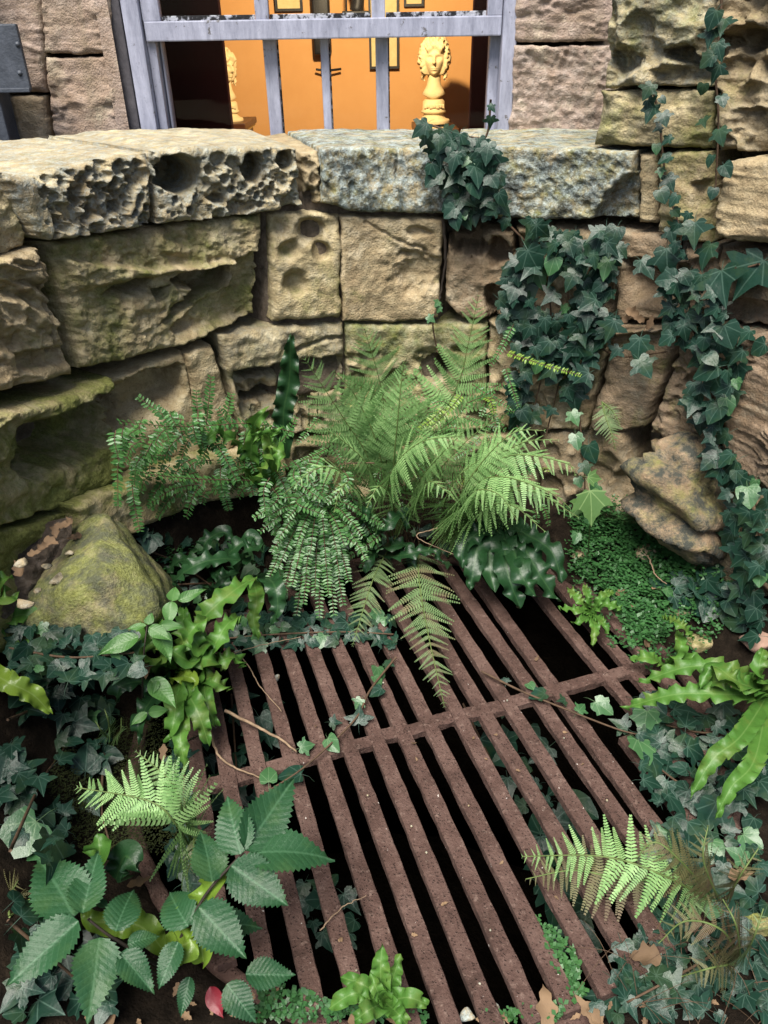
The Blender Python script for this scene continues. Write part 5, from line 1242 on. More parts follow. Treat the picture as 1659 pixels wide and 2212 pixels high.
tongue('tongue fern with long arching blades in front of the dark opening', c, [
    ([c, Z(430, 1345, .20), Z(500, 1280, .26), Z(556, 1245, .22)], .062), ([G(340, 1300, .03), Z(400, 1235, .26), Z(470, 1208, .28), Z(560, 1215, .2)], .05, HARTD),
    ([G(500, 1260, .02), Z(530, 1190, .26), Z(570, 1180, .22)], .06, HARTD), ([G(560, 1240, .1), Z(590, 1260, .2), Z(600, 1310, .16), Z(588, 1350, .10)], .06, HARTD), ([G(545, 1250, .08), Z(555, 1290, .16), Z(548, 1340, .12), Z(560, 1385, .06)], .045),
    ([G(460, 1300, .03), Z(470, 1255, .18), Z(520, 1235, .16)], .045, HARTD)], wav=.17)
c = Z(365, 1465, .03)
tongue('bright tongue fern rosette left of the grate with wavy blades', c, [
    ([c, Z(320, 1420, .22), Z(285, 1370, .30), Z(278, 1308, .28)], .062), ([c, Z(345, 1410, .22), Z(330, 1350, .28), Z(320, 1315, .26)], .06), ([c, Z(390, 1400, .20), Z(420, 1355, .26), Z(445, 1335, .24)], .06),
    ([c, Z(420, 1410, .18), Z(455, 1385, .20), Z(482, 1400, .14)], .056), ([c, Z(420, 1430, .16), Z(455, 1425, .18), Z(490, 1445, .10)], .052), ([c, Z(395, 1460, .16), Z(420, 1470, .17), Z(418, 1488, .15)], .05, HARTY),
    ([c, Z(440, 1465, .12), Z(470, 1475, .13), Z(497, 1490, .08)], .048), ([c, Z(405, 1500, .14), Z(430, 1545, .14), Z(452, 1612, .06)], .056), ([c, Z(390, 1530, .12), Z(390, 1600, .12), Z(402, 1665, .06)], .05),
    ([c, Z(330, 1470, .16), Z(265, 1480, .2), Z(250, 1520, .16)], .055, HARTD), ([c, Z(335, 1500, .14), Z(300, 1560, .15), Z(305, 1600, .1)], .05, HARTD), ([c, Z(380, 1500, .15), Z(375, 1560, .15), Z(365, 1600, .1)], .055)], wav=.22)
c = Z(440, 1440, .03)
tongue('second bright tongue fern rosette at the left rim beside the sapling', c, [([c, Z(430, 1400, .2), Z(400, 1350, .26), Z(395, 1310, .26)], .05), ([c, Z(460, 1400, .18), Z(490, 1350, .22), Z(520, 1330, .18)], .05), ([c, Z(470, 1430, .14), Z(505, 1420, .14), Z(530, 1440, .08)], .045), ([c, Z(440, 1480, .12), Z(450, 1530, .12), Z(470, 1570, .06)], .045), ([c, Z(410, 1430, .18), Z(360, 1400, .24), Z(330, 1405, .24)], .05), ([c, Z(420, 1470, .14), Z(390, 1520, .14), Z(395, 1560, .1)], .045)], wav=.24)
c = G(-20, 1420, .05)
tongue('tongue fern leaning in from the left edge above dark ivy', c, [([c, Z(0, 1350, .34), Z(60, 1330, .36), Z(82, 1392, .28)], .05), ([c, Z(10, 1400, .3), Z(60, 1400, .3), Z(115, 1415, .24)], .05)])
c = G(-40, 1440, .05)
tongue('single long tongue fern blade lying across dark ivy at left', c, [([c, Z(20, 1475, .34), Z(70, 1500, .30), Z(110, 1540, .24)], .045, HARTY)])
c = G(-30, 1300, .05)
tongue('tongue fern blades at left edge beside the earth ledge', c, [([c, Z(0, 1260, .46), Z(25, 1245, .46)], .06), ([c, Z(5, 1290, .44), Z(35, 1290, .42)], .06)])
c = G(800, 1190, .02)
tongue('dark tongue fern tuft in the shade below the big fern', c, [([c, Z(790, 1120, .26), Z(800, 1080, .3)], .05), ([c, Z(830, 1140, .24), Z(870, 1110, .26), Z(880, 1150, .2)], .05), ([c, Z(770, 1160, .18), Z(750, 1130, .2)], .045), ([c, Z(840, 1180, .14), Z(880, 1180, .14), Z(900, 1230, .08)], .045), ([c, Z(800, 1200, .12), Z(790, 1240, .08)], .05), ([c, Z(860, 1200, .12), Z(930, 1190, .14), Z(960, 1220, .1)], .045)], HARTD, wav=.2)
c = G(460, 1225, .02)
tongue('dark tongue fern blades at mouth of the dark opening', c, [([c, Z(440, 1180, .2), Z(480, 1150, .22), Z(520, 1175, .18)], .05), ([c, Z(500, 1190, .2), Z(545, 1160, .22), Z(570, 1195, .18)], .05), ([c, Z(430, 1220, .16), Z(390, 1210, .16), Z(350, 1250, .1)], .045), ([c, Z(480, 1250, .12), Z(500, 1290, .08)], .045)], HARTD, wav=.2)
ivy('small ivy between the tongue ferns behind the grate', scatter([(330, 1190), (480, 1180), (620, 1200), (720, 1180), (960, 1160), (1020, 1200), (960, 1260), (800, 1240), (640, 1330), (480, 1360), (360, 1300)], 70, 20, (28, 50), 71), [[(360, 1280), (560, 1260), (800, 1220), (980, 1220)]], kind='ground', off=(.01, .06), young=.25)
c = D(1090, 1120, 2.0)
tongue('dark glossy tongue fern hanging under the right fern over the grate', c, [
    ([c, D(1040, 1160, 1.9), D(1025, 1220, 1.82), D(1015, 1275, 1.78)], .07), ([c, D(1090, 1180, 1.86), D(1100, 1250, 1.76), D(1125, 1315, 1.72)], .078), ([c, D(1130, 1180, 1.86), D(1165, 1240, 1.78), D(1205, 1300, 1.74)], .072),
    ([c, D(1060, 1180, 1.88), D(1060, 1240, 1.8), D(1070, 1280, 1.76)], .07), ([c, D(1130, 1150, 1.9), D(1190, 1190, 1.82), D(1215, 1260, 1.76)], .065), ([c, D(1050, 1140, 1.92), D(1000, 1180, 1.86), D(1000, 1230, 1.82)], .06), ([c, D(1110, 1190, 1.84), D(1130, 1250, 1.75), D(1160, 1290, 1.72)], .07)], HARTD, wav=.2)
c = Z(1278, 1325, .02)
tongue('small bright tongue fern rosette at right rim of the grate', c, [([c, Z(1250, 1295, .08), Z(1225, 1268, .07)], .028), ([c, Z(1245, 1318, .08), Z(1205, 1312, .06)], .026), ([c, Z(1285, 1355, .07), Z(1280, 1398, .04)], .028),
    ([c, Z(1310, 1305, .08), Z(1345, 1318, .05)], .03), ([c, Z(1300, 1290, .09), Z(1325, 1278, .07)], .026), ([c, Z(1255, 1340, .07), Z(1235, 1345, .05)], .026), ([c, Z(1300, 1345, .07), Z(1318, 1372, .05)], .026), ([c, Z(1270, 1290, .09), Z(1262, 1262, .08)], .024)], wav=.25)
c = Z(1660, 1500, .10)
tongue('long-bladed tongue fern reaching in from the right edge', c, [
    ([c, Z(1590, 1450, .2), Z(1490, 1440, .2), Z(1380, 1475, .12)], .043), ([c, Z(1580, 1500, .18), Z(1460, 1500, .17), Z(1345, 1530, .08)], .043), ([c, Z(1600, 1590, .16), Z(1540, 1640, .15), Z(1490, 1725, .08)], .043),
    ([c, Z(1630, 1640, .14), Z(1580, 1700, .14), Z(1545, 1770, .08)], .043, HART), ([c, Z(1590, 1470, .24), Z(1540, 1440, .24), Z(1510, 1490, .2)], .043), ([Z(1500, 1380, .1), Z(1470, 1350, .16), Z(1430, 1330, .1)], .028), ([c, Z(1610, 1480, .22), Z(1560, 1470, .22), Z(1480, 1490, .16)], .043), ([c, Z(1640, 1450, .24), Z(1650, 1400, .26)], .043)], wav=.27)
c = G(1440, 1440, .02)
tongue('short tongue fern below the right cobbles', c, [([c, Z(1400, 1420, .07), Z(1360, 1425, .04)], .036), ([c, Z(1470, 1400, .1), Z(1465, 1360, .1)], .034), ([c, Z(1490, 1420, .08), Z(1510, 1440, .05)], .034)])
c = Z(832, 2165, .01)
tongue('small bright tongue fern rooted at near rim of the grate', c, [([c, Z(822, 2110, .09), Z(825, 2040, .13)], .036, HART, fw), ([c, Z(850, 2110, .08), Z(866, 2060, .11)], .028, HART, fw), ([c, Z(790, 2130, .08), Z(735, 2110, .07)], .03), ([c, Z(770, 2145, .07), Z(708, 2180, .04)], .032), ([c, Z(880, 2155, .07), Z(925, 2170, .05)], .032),
    ([c, Z(800, 2180, .07), Z(765, 2205, .05)], .034), ([c, Z(860, 2190, .06), Z(880, 2215, .04)], .03), ([c, Z(815, 2140, .08), Z(800, 2100, .1)], .026), ([c, Z(815, 2140, .06), Z(775, 2150, .06)], .03)], wav=.22)
c = Z(360, 2060, .05)
tongue('yellow-green tongue fern blades under the serrated leaves', c, [([c, Z(420, 1980, .18), Z(460, 1910, .24), Z(490, 1865, .24)], .055, HARTY), ([c, Z(400, 2040, .15), Z(430, 2030, .15), Z(440, 2080, .1)], .06, HARTY), ([c, Z(300, 2000, .12), Z(200, 1990, .14), Z(190, 1960, .14)], .05, HARTY), ([Z(250, 1900, .08), Z(270, 1850, .14), Z(300, 1880, .14)], .06, HARTD), ([Z(200, 1880, .08), Z(215, 1840, .16), Z(210, 1800, .18)], .06, HART), ([Z(100, 1950, .1), Z(80, 1960, .16), Z(60, 1975, .14)], .04, HARTY)], wav=.2)

# ------------------------------------------------------------------ box honeysuckle
def spray(T, pts, mat, leaf=.0205, step=.0088, stem=BSTEM, rise=.25, face=(0, -.5, 1.0)):
    q = spline(pts, 40); V, Fc = tube(q[::2], .0016, .0008, 4); V = list(V); Fc = list(Fc)
    tw = T.part('twig', V, Fc, stem)
    L = np.concatenate([[0], np.cumsum(np.linalg.norm(np.diff(q, axis=0), axis=1))]); l = .01; LV = []; LF = []; fh = unit(face)
    while l < L[-1]:
        i = min(int(np.searchsorted(L, l)), 38); P = q[i]; tg = unit(q[i + 1] - q[i - 1 if i else 0]); side = unit(np.cross(tg, fh)); nr = unit(np.cross(side, tg))
        sc = leaf * (1 - .45 * (l / L[-1]) ** 3) * random.uniform(.85, 1.1)
        for s in (1, -1):
            X = unit(side * s + tg * (.35 + random.gauss(0, .1)) + nr * random.gauss(.05, .18)); Zx = unit(nr + np.array([random.gauss(0, .2), random.gauss(0, .2), 0])); Y = unit(np.cross(Zx, X)); Zx = np.cross(X, Y); o = len(LV)
            for a, b, cc in ((0, 0, 0), (.25, .17, .03), (.6, .21, .03), (.88, .11, 0), (1.05, 0, -.04), (.88, -.11, 0), (.6, -.21, .03), (.25, -.17, .03), (.5, 0, -.03)):
                LV.append(P + sc * (a * X + b * Y + cc * Zx))
            LF += [(o + 8, o + a_, o + (a_ + 1) % 8) for a_ in range(8)]
        l += step * random.uniform(.85, 1.2)
    T.part('leaves', LV, LF, mat, tw)
def shrub(label, base, sprays, mat=HONEY, **kw):
    T = Thing('box_honeysuckle', base, label, 'shrub', 'box honeysuckle shrubs')
    for s_ in sprays:
        m = s_[1] if len(s_) > 1 else mat; spray(T, s_[0], m, **kw)
    return T
def sp(x0, y0, Y0, x1, y1, Y1, bow=0.0):
    a, b = D(x0, y0, Y0), D(x1, y1, Y1); return [a, (a + b) / 2 + np.array([0, -.01, bow]), b]
L1 = [[D(640, 935, 2.1), D(540, 915, 2.0), D(400, 922, 1.86), D(246, 910, 1.70)], [D(560, 1038, 2.0), D(430, 1035, 1.84), D(330, 1025, 1.72), D(290, 1015, 1.68)]]
for x0, y0, x1, y1 in ((268, 915, 255, 1095), (285, 1030, 303, 1150), (340, 935, 292, 1075), (400, 935, 345, 1015), (442, 1040, 402, 1118), (492, 1038, 486, 1072), (532, 925, 528, 1010), (465, 955, 512, 1040), (540, 1040, 548, 1072), (375, 985, 278, 1008), (430, 1045, 325, 1088), (300, 925, 262, 985), (480, 930, 430, 1010), (500, 1000, 440, 960), (560, 1000, 490, 1010), (360, 925, 330, 990), (555, 960, 580, 1040), (420, 990, 370, 1040), (310, 980, 290, 1050), (250, 930, 258, 1000)):
    Ya = 1.72 + (x0 - 260) * .0011; L1.append(sp(x0, y0, Ya, x1, y1, Ya - .05, .02))
for x0, y0, x1, y1 in ((445, 920, 456, 812), (432, 960, 424, 842), (405, 910, 296, 856), (485, 910, 500, 850), (520, 930, 470, 880), (380, 915, 340, 880), (600, 960, 640, 900)):
    Ya = 1.80 + (x0 - 260) * .001; L1.append(sp(x0, y0, Ya, x1, y1, Ya + .0, -.01))
rs = random.Random(77)
for x, y, _ in scatter([(300, 900), (440, 880), (600, 900), (650, 1000), (620, 1060), (470, 1060), (300, 1060)], 46, 16, (1, 2), 61):
    Ya = 1.80 + (x - 260) * .0010 + rs.uniform(-.06, .06); L1.append(sp(x, y, Ya, x + rs.uniform(-70, 20), y + rs.uniform(20, 75), Ya - .04, .02))
shrub('box honeysuckle with drooping twigs above the dark opening at left', D(560, 1090, 2.12), [(s_,) for s_ in L1])
L2 = []
for x1, y1 in ((575, 1118), (560, 1150), (585, 1195), (600, 1230), (575, 1262), (610, 1290), (640, 1335), (655, 1310), (690, 1340), (680, 1290), (722, 1335), (742, 1312), (755, 1260), (792, 1212), (785, 1160), (760, 1130), (705, 1230), (640, 1180), (660, 1240), (730, 1200), (620, 1120), (700, 1150), (600, 1165), (745, 1180), (670, 1200), (630, 1270), (710, 1290), (590, 1080), (770, 1100), (640, 1230), (735, 1245)):
    x0 = 690 + (x1 - 690) * .12; L2.append([D(690, 1085, 2.02), D(x0 * .5 + x1 * .5, 1070 * .55 + y1 * .45, 1.90), D(x1, y1, 1.90 - .0006 * max(0, y1 - 1050))])
for x, y, _ in scatter([(570, 1000), (700, 980), (800, 1060), (810, 1150), (700, 1180), (590, 1150), (540, 1080)], 44, 16, (1, 2), 63):
    Ya = rs.uniform(1.9, 2.08); L2.append([D(x, y, Ya), D(x + rs.uniform(-30, 30), y + 25, Ya - .04), D(x + rs.uniform(-60, 60), y + rs.uniform(50, 95), Ya - .07)])
shrub('dense box honeysuckle cascading onto far edge of the grate', D(690, 1140, 2.15), [(s_,) for s_ in L2])
L3 = [(sp(1090, 760, 2.2, 1258, 812, 2.05, .0), HONEYY), (sp(1000, 850, 2.2, 930, 925, 2.1), HONEYY), (sp(960, 880, 2.15, 900, 930, 2.1), HONEYY), (sp(1010, 870, 2.2, 1090, 830, 2.15),), (sp(1000, 900, 2.18, 1080, 930, 2.1),), (sp(930, 940, 2.15, 1000, 890, 2.1),), (sp(1060, 860, 2.2, 1075, 940, 2.1),), (sp(1110, 700, 2.22, 1060, 790, 2.2),), (sp(1020, 830, 2.2, 1100, 880, 2.15),), (sp(880, 920, 2.1, 960, 960, 2.0),), (sp(1090, 790, 2.22, 1120, 880, 2.15),), (sp(1040, 940, 2.1, 980, 990, 2.05),), (sp(690, 900, 2.2, 640, 960, 2.1),), (sp(720, 960, 2.1, 640, 1000, 2.0),), (sp(900, 1000, 2.1, 950, 1060, 2.0),)]
for x, y, _ in scatter([(640, 900), (780, 880), (900, 920), (1080, 820), (1130, 930), (1200, 980), (1180, 1100), (1050, 1130), (900, 1120), (780, 1060), (660, 1020)], 78, 16, (1, 2), 62):
    Ya = rs.uniform(2.08, 2.2); L3.append((sp(x, y, Ya, x + rs.uniform(-60, 60), y + rs.uniform(-50, 60), Ya - .05, .02), HONEYY if rs.random() < .08 else HONEY))
shrub('loose box honeysuckle with yellow-green tips between fern and curtain ivy', D(1000, 1000, 2.2), L3, leaf=.015)

# ------------------------------------------------------------------ broad-leaved seedlings at lower left
def seedling(label, name, base, stems, leaves, meshes, stemmat, cat='plant', dome=None):
    T = Thing(name, base, label, cat)
    for st, r in stems: T.part('stem', *tube(spline(st, 24), r, r * .5, 6), stemmat)
    for k, (a, b, sx) in enumerate(leaves):
        A, B = np.asarray(a), np.asarray(b); L = np.linalg.norm(B - A); nr = unit(unit(EYE - A) * .7 + np.array([random.gauss(0, .2), random.gauss(0, .2), .7]))
        put_leaf(T, 'leaf', meshes[k % len(meshes)], A, nr, B - A, L, sx=sx)
    return T
def lf(x0, y0, z0, x1, y1, z1, sx=1.0): return (Z(x0, y0, z0), Z(x1, y1, z1), sx)
b0 = G(350, 2090, .0); n1 = Z(525, 1842, .30); n2 = Z(190, 1985, .24)
seedling('young plant with large serrated dark green leaves at lower left', 'serrated_seedling', b0,
    [([b0, Z(400, 2010, .16), Z(450, 1925, .24), n1], .004), ([b0, Z(300, 2060, .14), Z(235, 2020, .20), n2], .004), ([b0, Z(330, 2100, .12), Z(280, 2050, .2)], .003)],
    [lf(520, 1845, .30, 500, 1740, .30, 1.1), lf(528, 1838, .30, 612, 1712, .27, .92), lf(536, 1845, .30, 706, 1850, .26, .95), lf(500, 1870, .29, 622, 1958, .25, 1.1), lf(458, 1905, .27, 440, 1790, .30, 1.15),
     lf(430, 1960, .24, 530, 2068, .20, 1.15), lf(405, 2000, .2, 340, 1900, .24, 1.1), lf(385, 2035, .18, 352, 2135, .14, 1.0), lf(160, 1980, .24, 85, 1850, .26, 1.15), lf(178, 1975, .24, 205, 1830, .28, 1.0), lf(250, 2010, .22, 285, 1890, .26, 1.1),
     lf(170, 1990, .24, 45, 2130, .18, 1.0), lf(215, 2025, .22, 190, 2195, .15, 1.1), lf(260, 2060, .2, 325, 2150, .15, 1.0), lf(275, 2040, .18, 330, 2010, .2, 1.0), lf(530, 2105, .1, 635, 2108, .08, 1.0), lf(490, 2125, .1, 550, 2205, .06, 1.1), lf(410, 2110, .1, 395, 2190, .06, .9), lf(440, 2000, .16, 540, 2020, .1, 1.0), lf(230, 1960, .2, 205, 1930, .22, .9)],
    SERR_ME, WSTEM)
b1_ = G(310, 1560, .0)
seedling('thin sapling with smooth oval leaves above tongue fern rosette', 'oval_leaved_sapling', b1_,
    [([b1_, Z(308, 1480, .22), Z(312, 1400, .36), Z(318, 1350, .40)], .0025), ([Z(312, 1560, .1), Z(325, 1540, .16)], .002)],
    [lf(316, 1352, .40, 275, 1345, .42, .9), lf(320, 1350, .40, 318, 1322, .43, 1.2), lf(322, 1355, .40, 350, 1362, .42, 1.1), lf(340, 1362, .38, 372, 1425, .34, .95), lf(300, 1375, .37, 212, 1412, .36, .95), lf(345, 1350, .39, 390, 1348, .4, .8),
     lf(325, 1468, .26, 378, 1520, .24, 1.1), lf(320, 1540, .18, 365, 1530, .18, 1.0), lf(318, 1540, .17, 282, 1565, .16, 1.1), lf(372, 1300, .34, 378, 1262, .36, 1.1), lf(385, 1298, .34, 445, 1275, .34, .8), lf(370, 1300, .34, 360, 1335, .34, 1.0), lf(340, 1470, .26, 330, 1500, .25, 1.0)],
    OVAL_ME, WSTEM)
cm = G(1270, 1200, .02)
T_ = Thing('maple_seedling', cm, 'pale green lobed maple seedling leaves right of the fern', 'plant')
T_.part('stem', *tube(spline([cm, D(1275, 1130, 1.86), D(1280, 1060, 1.84)], 14), .002, .0012, 5), GSTEM)
for a, b, s_ in (((1275, 1060, 1.82), (1292, 1165, 1.74), .9), ((1262, 1080, 1.84), (1235, 1130, 1.78), .8), ((1270, 1030, 1.86), (1315, 1035, 1.82), .8)):
    put_leaf(T_, 'leaf', MAPLE_ME, D(*a), np.array([.2, -1, .55]), D(*b) - D(*a), np.linalg.norm(D(*b) - D(*a)) * .72, sx=s_)

# ------------------------------------------------------------------ ground cover, moss, litter
def ground_cover(name, poly, n, size, mat, seed, lift=.02, surf='ground'):
    V = []; Fc = []
    for x, y, s in scatter(poly, n, 3.2, size, seed):
        P, nn = surf_at(x, y, 'ground' if surf == 'ground' else 'wall', lift * random.random())
        for k in range(3):
            a = 2 * pi * k / 3 + random.random(); r = s * .001 * random.uniform(.8, 1.2); d = np.array([cos(a), sin(a), random.gauss(.15, .35)]); e = np.array([-sin(a), cos(a), 0]); c_ = P + np.array([0, 0, .008 + .01 * random.random()]); o = len(V)
            V += [c_, c_ + r * (.7 * d + .45 * e), c_ + r * 1.15 * d, c_ + r * (.7 * d - .45 * e)]; Fc.append((o, o + 1, o + 2, o + 3))
    o = structure(name, V, Fc, mat, kind='stuff'); return o
o = ground_cover('ground_cover', [(1240, 1120), (1330, 1080), (1400, 1150), (1470, 1180), (1520, 1260), (1510, 1330), (1420, 1400), (1360, 1420), (1330, 1330), (1280, 1270), (1230, 1240)], 1900, (7, 15), CLOVER, 31, .05)
o['label'] = 'tiny-leaved green ground cover right of the grate'
o = ground_cover('ground_cover', [(1210, 1090), (1330, 1060), (1440, 1130), (1560, 1230), (1600, 1330), (1520, 1430), (1400, 1470), (1320, 1420), (1230, 1280)], 700, (6, 13), CLOVER, 35, .05); o['label'] = 'scattered sprigs around the right ground cover'

o = ground_cover('ground_cover', [(1160, 1990), (1240, 2060), (1260, 2160), (1200, 2212), (1100, 2212), (1010, 2200), (1240, 2180), (1180, 2080)], 160, (7, 11), CLOVER, 32, .01); o['label'] = 'small clover-like leaves by near rim'
o = ground_cover('ground_cover', [(300, 1180), (420, 1190), (430, 1250), (330, 1240)], 80, (7, 10), CLOVER, 33, .03); o['label'] = 'small clover-like leaves at the dark opening'
o = ground_cover('ground_cover', [(560, 2120), (700, 2175), (960, 2212), (560, 2212)], 170, (6, 12), CLOVER, 36, .02); o['label'] = 'sparse clover-like leaves on soil at bottom edge'
o = ground_cover('moss', [(180, 1560), (420, 1560), (420, 1850), (180, 1850), (100, 1700)], 2600, (3, 5), MOSSM, 34, .01); o['label'] = 'dark moss on the bank left of the grate'

def dead_leaf(P, size, label, me=None, nr=None, seed=0, sx=1.0):
    rg = random.Random(seed); nr = np.array([rg.gauss(0, .35), rg.gauss(-.2, .35), 1.0]) if nr is None else np.asarray(nr, float)
    me = me or rg.choice(DEAD_ME); a = rg.uniform(0, 2 * pi); X, Y, Zx = frame_from(nr, (cos(a), sin(a), 0))
    o = bpy.data.objects.new('fallen_leaf', me); COL.objects.link(o); m = Matrix.Identity(4)
    for i in range(3): m[i][0] = X[i] * size * sx; m[i][1] = Y[i] * size; m[i][2] = Zx[i] * size; m[i][3] = P[i] - Y[i] * size * .5
    o.matrix_world = m; o['label'] = label; o['category'] = 'leaf'; o['group'] = 'fallen leaves'
    return o
for k, (px, py, sz, lab, h) in enumerate([
    (1345, 1280, .055, 'long tan dead leaf above the right ground stones', .05), (1420, 1272, .04, 'curled orange dead leaf on ground cover', .05), (1398, 1388, .05, 'orange-brown dead leaf below small tongue fern', .04), (1372, 1312, .035, 'brown dead leaf beside tan stone', .04),
    (292, 1440, .06, 'pale yellow dead leaf caught in tongue fern rosette', .24), (318, 1450, .04, 'small brown dead leaf caught beside pale yellow one', .22), (352, 1628, .045, 'bright yellow spotted leaf above small soft fern', .12), (300, 1905, .05, 'dull brown leaf between fern and serrated leaves', .06),
    (500, 2130, .035, 'pale curled leaf on soil below serrated seedling', .03), (592, 2150, .04, 'round tan leaf on soil left of near rim', .02), (1600, 1890, .05, 'tan curled leaf at lower right among dry stems', .1), (1392, 2065, .06, 'long curved tan leaf on lower right of grate', .05),
    (1270, 2180, .06, 'torn tan leaf on soil at bottom right', .03), (1290, 2200, .05, 'tan leaf on soil at bottom edge right of rim', .03), (860, 2205, .05, 'crumpled tan leaf at bottom edge below bright tongue fern', .02), (780, 2200, .05, 'brown leaf at bottom edge left of bright tongue fern', .02),
    (200, 2170, .05, 'orange leaf under serrated leaves at bottom', .03), (240, 2190, .045, 'brown leaf at bottom under serrated leaves', .02)]):
    dead_leaf(G(px, py, h), sz, lab, seed=k)
dead_leaf(G(465, 2165, .03), .055, 'dark red leaf lying under the serrated seedling', DEADR_ME, seed=5)
dead_leaf(Z(1180, 2170, .006), .075, 'big pale tan leaf resting on bars near the rim', DEAD_ME[1], seed=3, nr=(0.1, -.1, 1))
dead_leaf(Z(895, 1605, .006), .018, 'tiny crumpled tan leaf on a middle bar', DEAD_ME[0], seed=8)
dead_leaf(Z(1160, 1422, .006), .02, 'tiny pale leaf fragment on a bar near crossbar', DEAD_ME[0], seed=9)
for k, (px, py) in enumerate([(1350, 690), (1380, 688), (1405, 695), (1368, 675)]):
    dead_leaf(W(px, py, .04), .045, ['upright tan leaf in wall niche', 'pale curled leaf in wall niche', 'small grey-tan leaf at right of wall niche', 'pointed pinkish leaf at top of wall niche'][k], seed=20 + k, nr=(0.2, -1, .5))
for k, (px, py) in enumerate([(120, 1150), (135, 1135), (112, 1170), (95, 1180), (150, 1125), (40, 1230), (75, 1195), (160, 1160)]):
    dead_leaf(W(px, py, .08), random.uniform(.03, .05), 'small dry leaf on the earth ledge above mossy boulder', seed=30 + k, nr=(random.gauss(0, .3), -.4, 1))
for k, (px, py, sz) in enumerate(scatter([(620, 2190), (1000, 2212), (1500, 2205), (1640, 2100), (1640, 1950), (1400, 2110), (1250, 2190)], 20, 30, (10, 26), 44)):
    dead_leaf(G(px, py, .012), sz * .001, 'brown leaf scrap in the litter on bare soil', seed=50 + k)
for k, (px, py, sz) in enumerate(scatter([(300, 2080), (660, 2160), (620, 2212), (250, 2212)], 11, 30, (10, 26), 45)):
    dead_leaf(G(px, py, .012), sz * .001, 'brown leaf scrap in litter below serrated seedling', seed=110 + k)
# twigs
def twig(pts, r, label, mat=TWIG, r1=None):
    q = spline(pts, 26); q = q + .003 * np.stack([fbm(np.arange(26) * .6, np.full(26, 3.0), s=i + int(r * 1e5)) for i in range(3)], -1)
    return single('twig', *tube(q, r, r1 or r * .5, 5), mat, label, 'twig', 'dry twigs')
twig([Z(485, 1535, .03), Z(560, 1572, .025), Z(610, 1600, .02), Z(642, 1624, .012)], .005, 'pale knobbly twig lying across left bars')
twig([Z(450, 1570, .03), Z(480, 1640, .02), Z(560, 1680, .01)], .004, 'second pale twig below knobbly one on left bars')
twig([Z(455, 1410, .05), Z(520, 1420, .03), Z(560, 1480, .015), Z(607, 1535, .012)], .0022, 'thin curved twig over the far left bars')
twig([Z(440, 1440, .06), Z(540, 1400, .04), Z(650, 1375, .03)], .002, 'thin pale runner at far left of grate')
twig([Z(690, 2010, .01), Z(740, 1960, .02), Z(790, 1935, .012)], .0016, 'hair-thin stalk over bars near the bottom')
twig([D(1500, 2.0 and 1230, 1.85), D(1510, 1190, 1.86), D(1525, 1150, 1.86)], .005, 'bare forked ivy stem at right of layered boulder', BSTEM)
twig([Z(1400, 1200, .12), Z(1415, 1240, .1), Z(1440, 1262, .09)], .003, 'bent pale twig over ground cover')
twig([D(810, 1000, 2.0), D(760, 1000, 2.0), D(735, 1003, 2.0)], .0025, 'straight brown stalk in front of big fern', BSTEM)
twig([D(945, 1140, 1.95), D(900, 1160, 1.9), D(985, 1200, 1.88)], .0022, 'bent dry stalk below big fern')
twig([W(958, 470, .01), W(962, 560, .01), W(950, 645, .01)], .006, 'dark root in wall joint under the ivy cluster', WSTEM)
# bare fern stalks at the foot of the big ferns
for k in range(16):
    x0 = 820 + 170 * random.random(); x1 = x0 + random.gauss(40 if x0 > 900 else -20, 60); tw_lab = 'bare brown fern stalk in the shade under the big ferns'
    twig([D(x0, 1170 + 30 * random.random(), 2.08), D((x0 + x1) / 2, 1080, 2.04), D(x1, 1000 + 40 * random.random(), 2.0)], .0022, tw_lab, BSTEM)
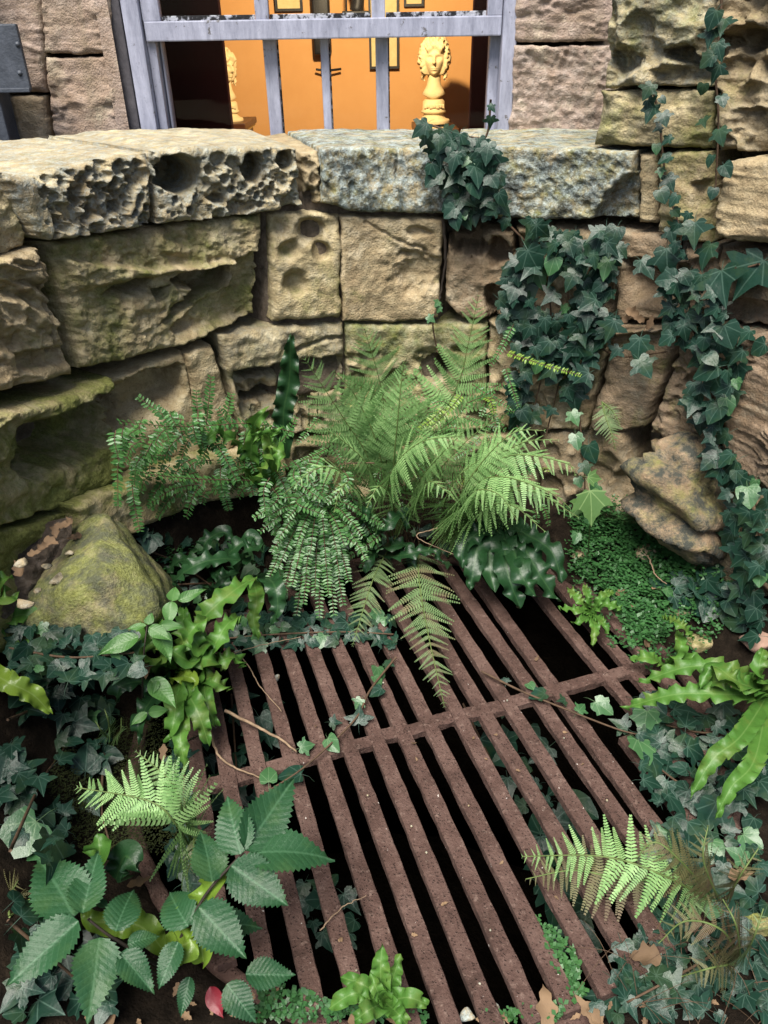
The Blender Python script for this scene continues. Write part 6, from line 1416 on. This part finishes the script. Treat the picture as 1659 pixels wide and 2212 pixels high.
# dry grass stems at lower right: nobody could count them
def dry_stems():
    parts = []; rg = random.Random(5)
    for k in range(45):
        x, y = rg.uniform(1330, 1660), rg.uniform(1930, 2212); a = G(x, y, .01); ang = rg.uniform(0, 2 * pi); L = rg.uniform(.05, .2)
        b = a + np.array([cos(ang) * L, sin(ang) * L, rg.uniform(.0, .08)]); m = (a + b) / 2 + np.array([0, 0, rg.uniform(.0, .05)])
        parts.append(tube(spline([a, m, b], 8), .0009, .0004, 4))
    V, Fc = join(parts); o = structure('dry_stems', V, Fc, BSTEM, kind='stuff'); o['label'] = 'tangle of dry stems and grass on the soil at lower right'
dry_stems()
rg_ = random.Random(9)
for k, (px, py, r, lab, z) in enumerate([(1070, 2180, .012, 'white pebble below bars at bottom, the larger one', -.03), (1078, 2210, .014, 'white pebble at bottom edge under bars', -.03), (1012, 2200, .02, 'pale torn flake on soil under near bars', -.03), (798, 2120, .008, 'small white chip at left near rim', .0), (595, 1470, .02, 'grey stone just under the far left bars', -.05)]):
    pebble(px, py, r, lab, 80 + k, z, None, moss=0.0, lichen=.9, soot=0.0)

# scrap of purple plastic ring at lower right
PURPLE = simple('purple_plastic', [(0.3, (0.09, 0.03, 0.22)), (0.7, (0.14, 0.05, 0.32))], 30, 0.4, 0)
_c = G(1610, 1825, .03); _q = [_c + .011 * np.array([cos(2 * pi * k / 20), .6 * sin(2 * pi * k / 20), .5 * sin(2 * pi * k / 20)]) for k in range(21)]
single('plastic_ring', *tube(_q, .0022, .0022, 6), PURPLE, 'small purple plastic ring among plants near right edge', 'litter')

for k, (x, y, _) in enumerate(scatter([(560, 1480), (900, 1450), (1250, 1500), (1400, 1800), (1100, 2150), (700, 2080)], 26, 60, (1, 2), 91)):
    q = at_height(x, y, 0.004); n_ = q[0] * GN[0] + q[1] * GN[1]; o_ = [-.0655, .0004, .0768, .1576, .2343, .3036, .377, .4492, .5219, .6011, .673, .7458, .8309, .8971]
    n_ = min(o_, key=lambda v: abs(v - n_)) + random.uniform(-.01, .01); d_ = q[0] * GD[0] + q[1] * GD[1]; p_ = gp(n_, d_, .006)
    if k % 2: dead_leaf(p_, random.uniform(.010, .018), 'crumb of dry leaf caught on top of a grate bar', seed=300 + k)
    else:
        pts = [p_ + .0035 * unit([random.gauss(0, 1), random.gauss(0, 1), random.gauss(0, 1)]) for _ in range(10)]
        rock('grit', pts, 'pale speck of grit on top of a grate bar', 400 + k, 'grit', None, 'grit on the bars', amp=.0006, sub=2, moss=0.0, lichen=.9, soot=0.0, brown=.0)
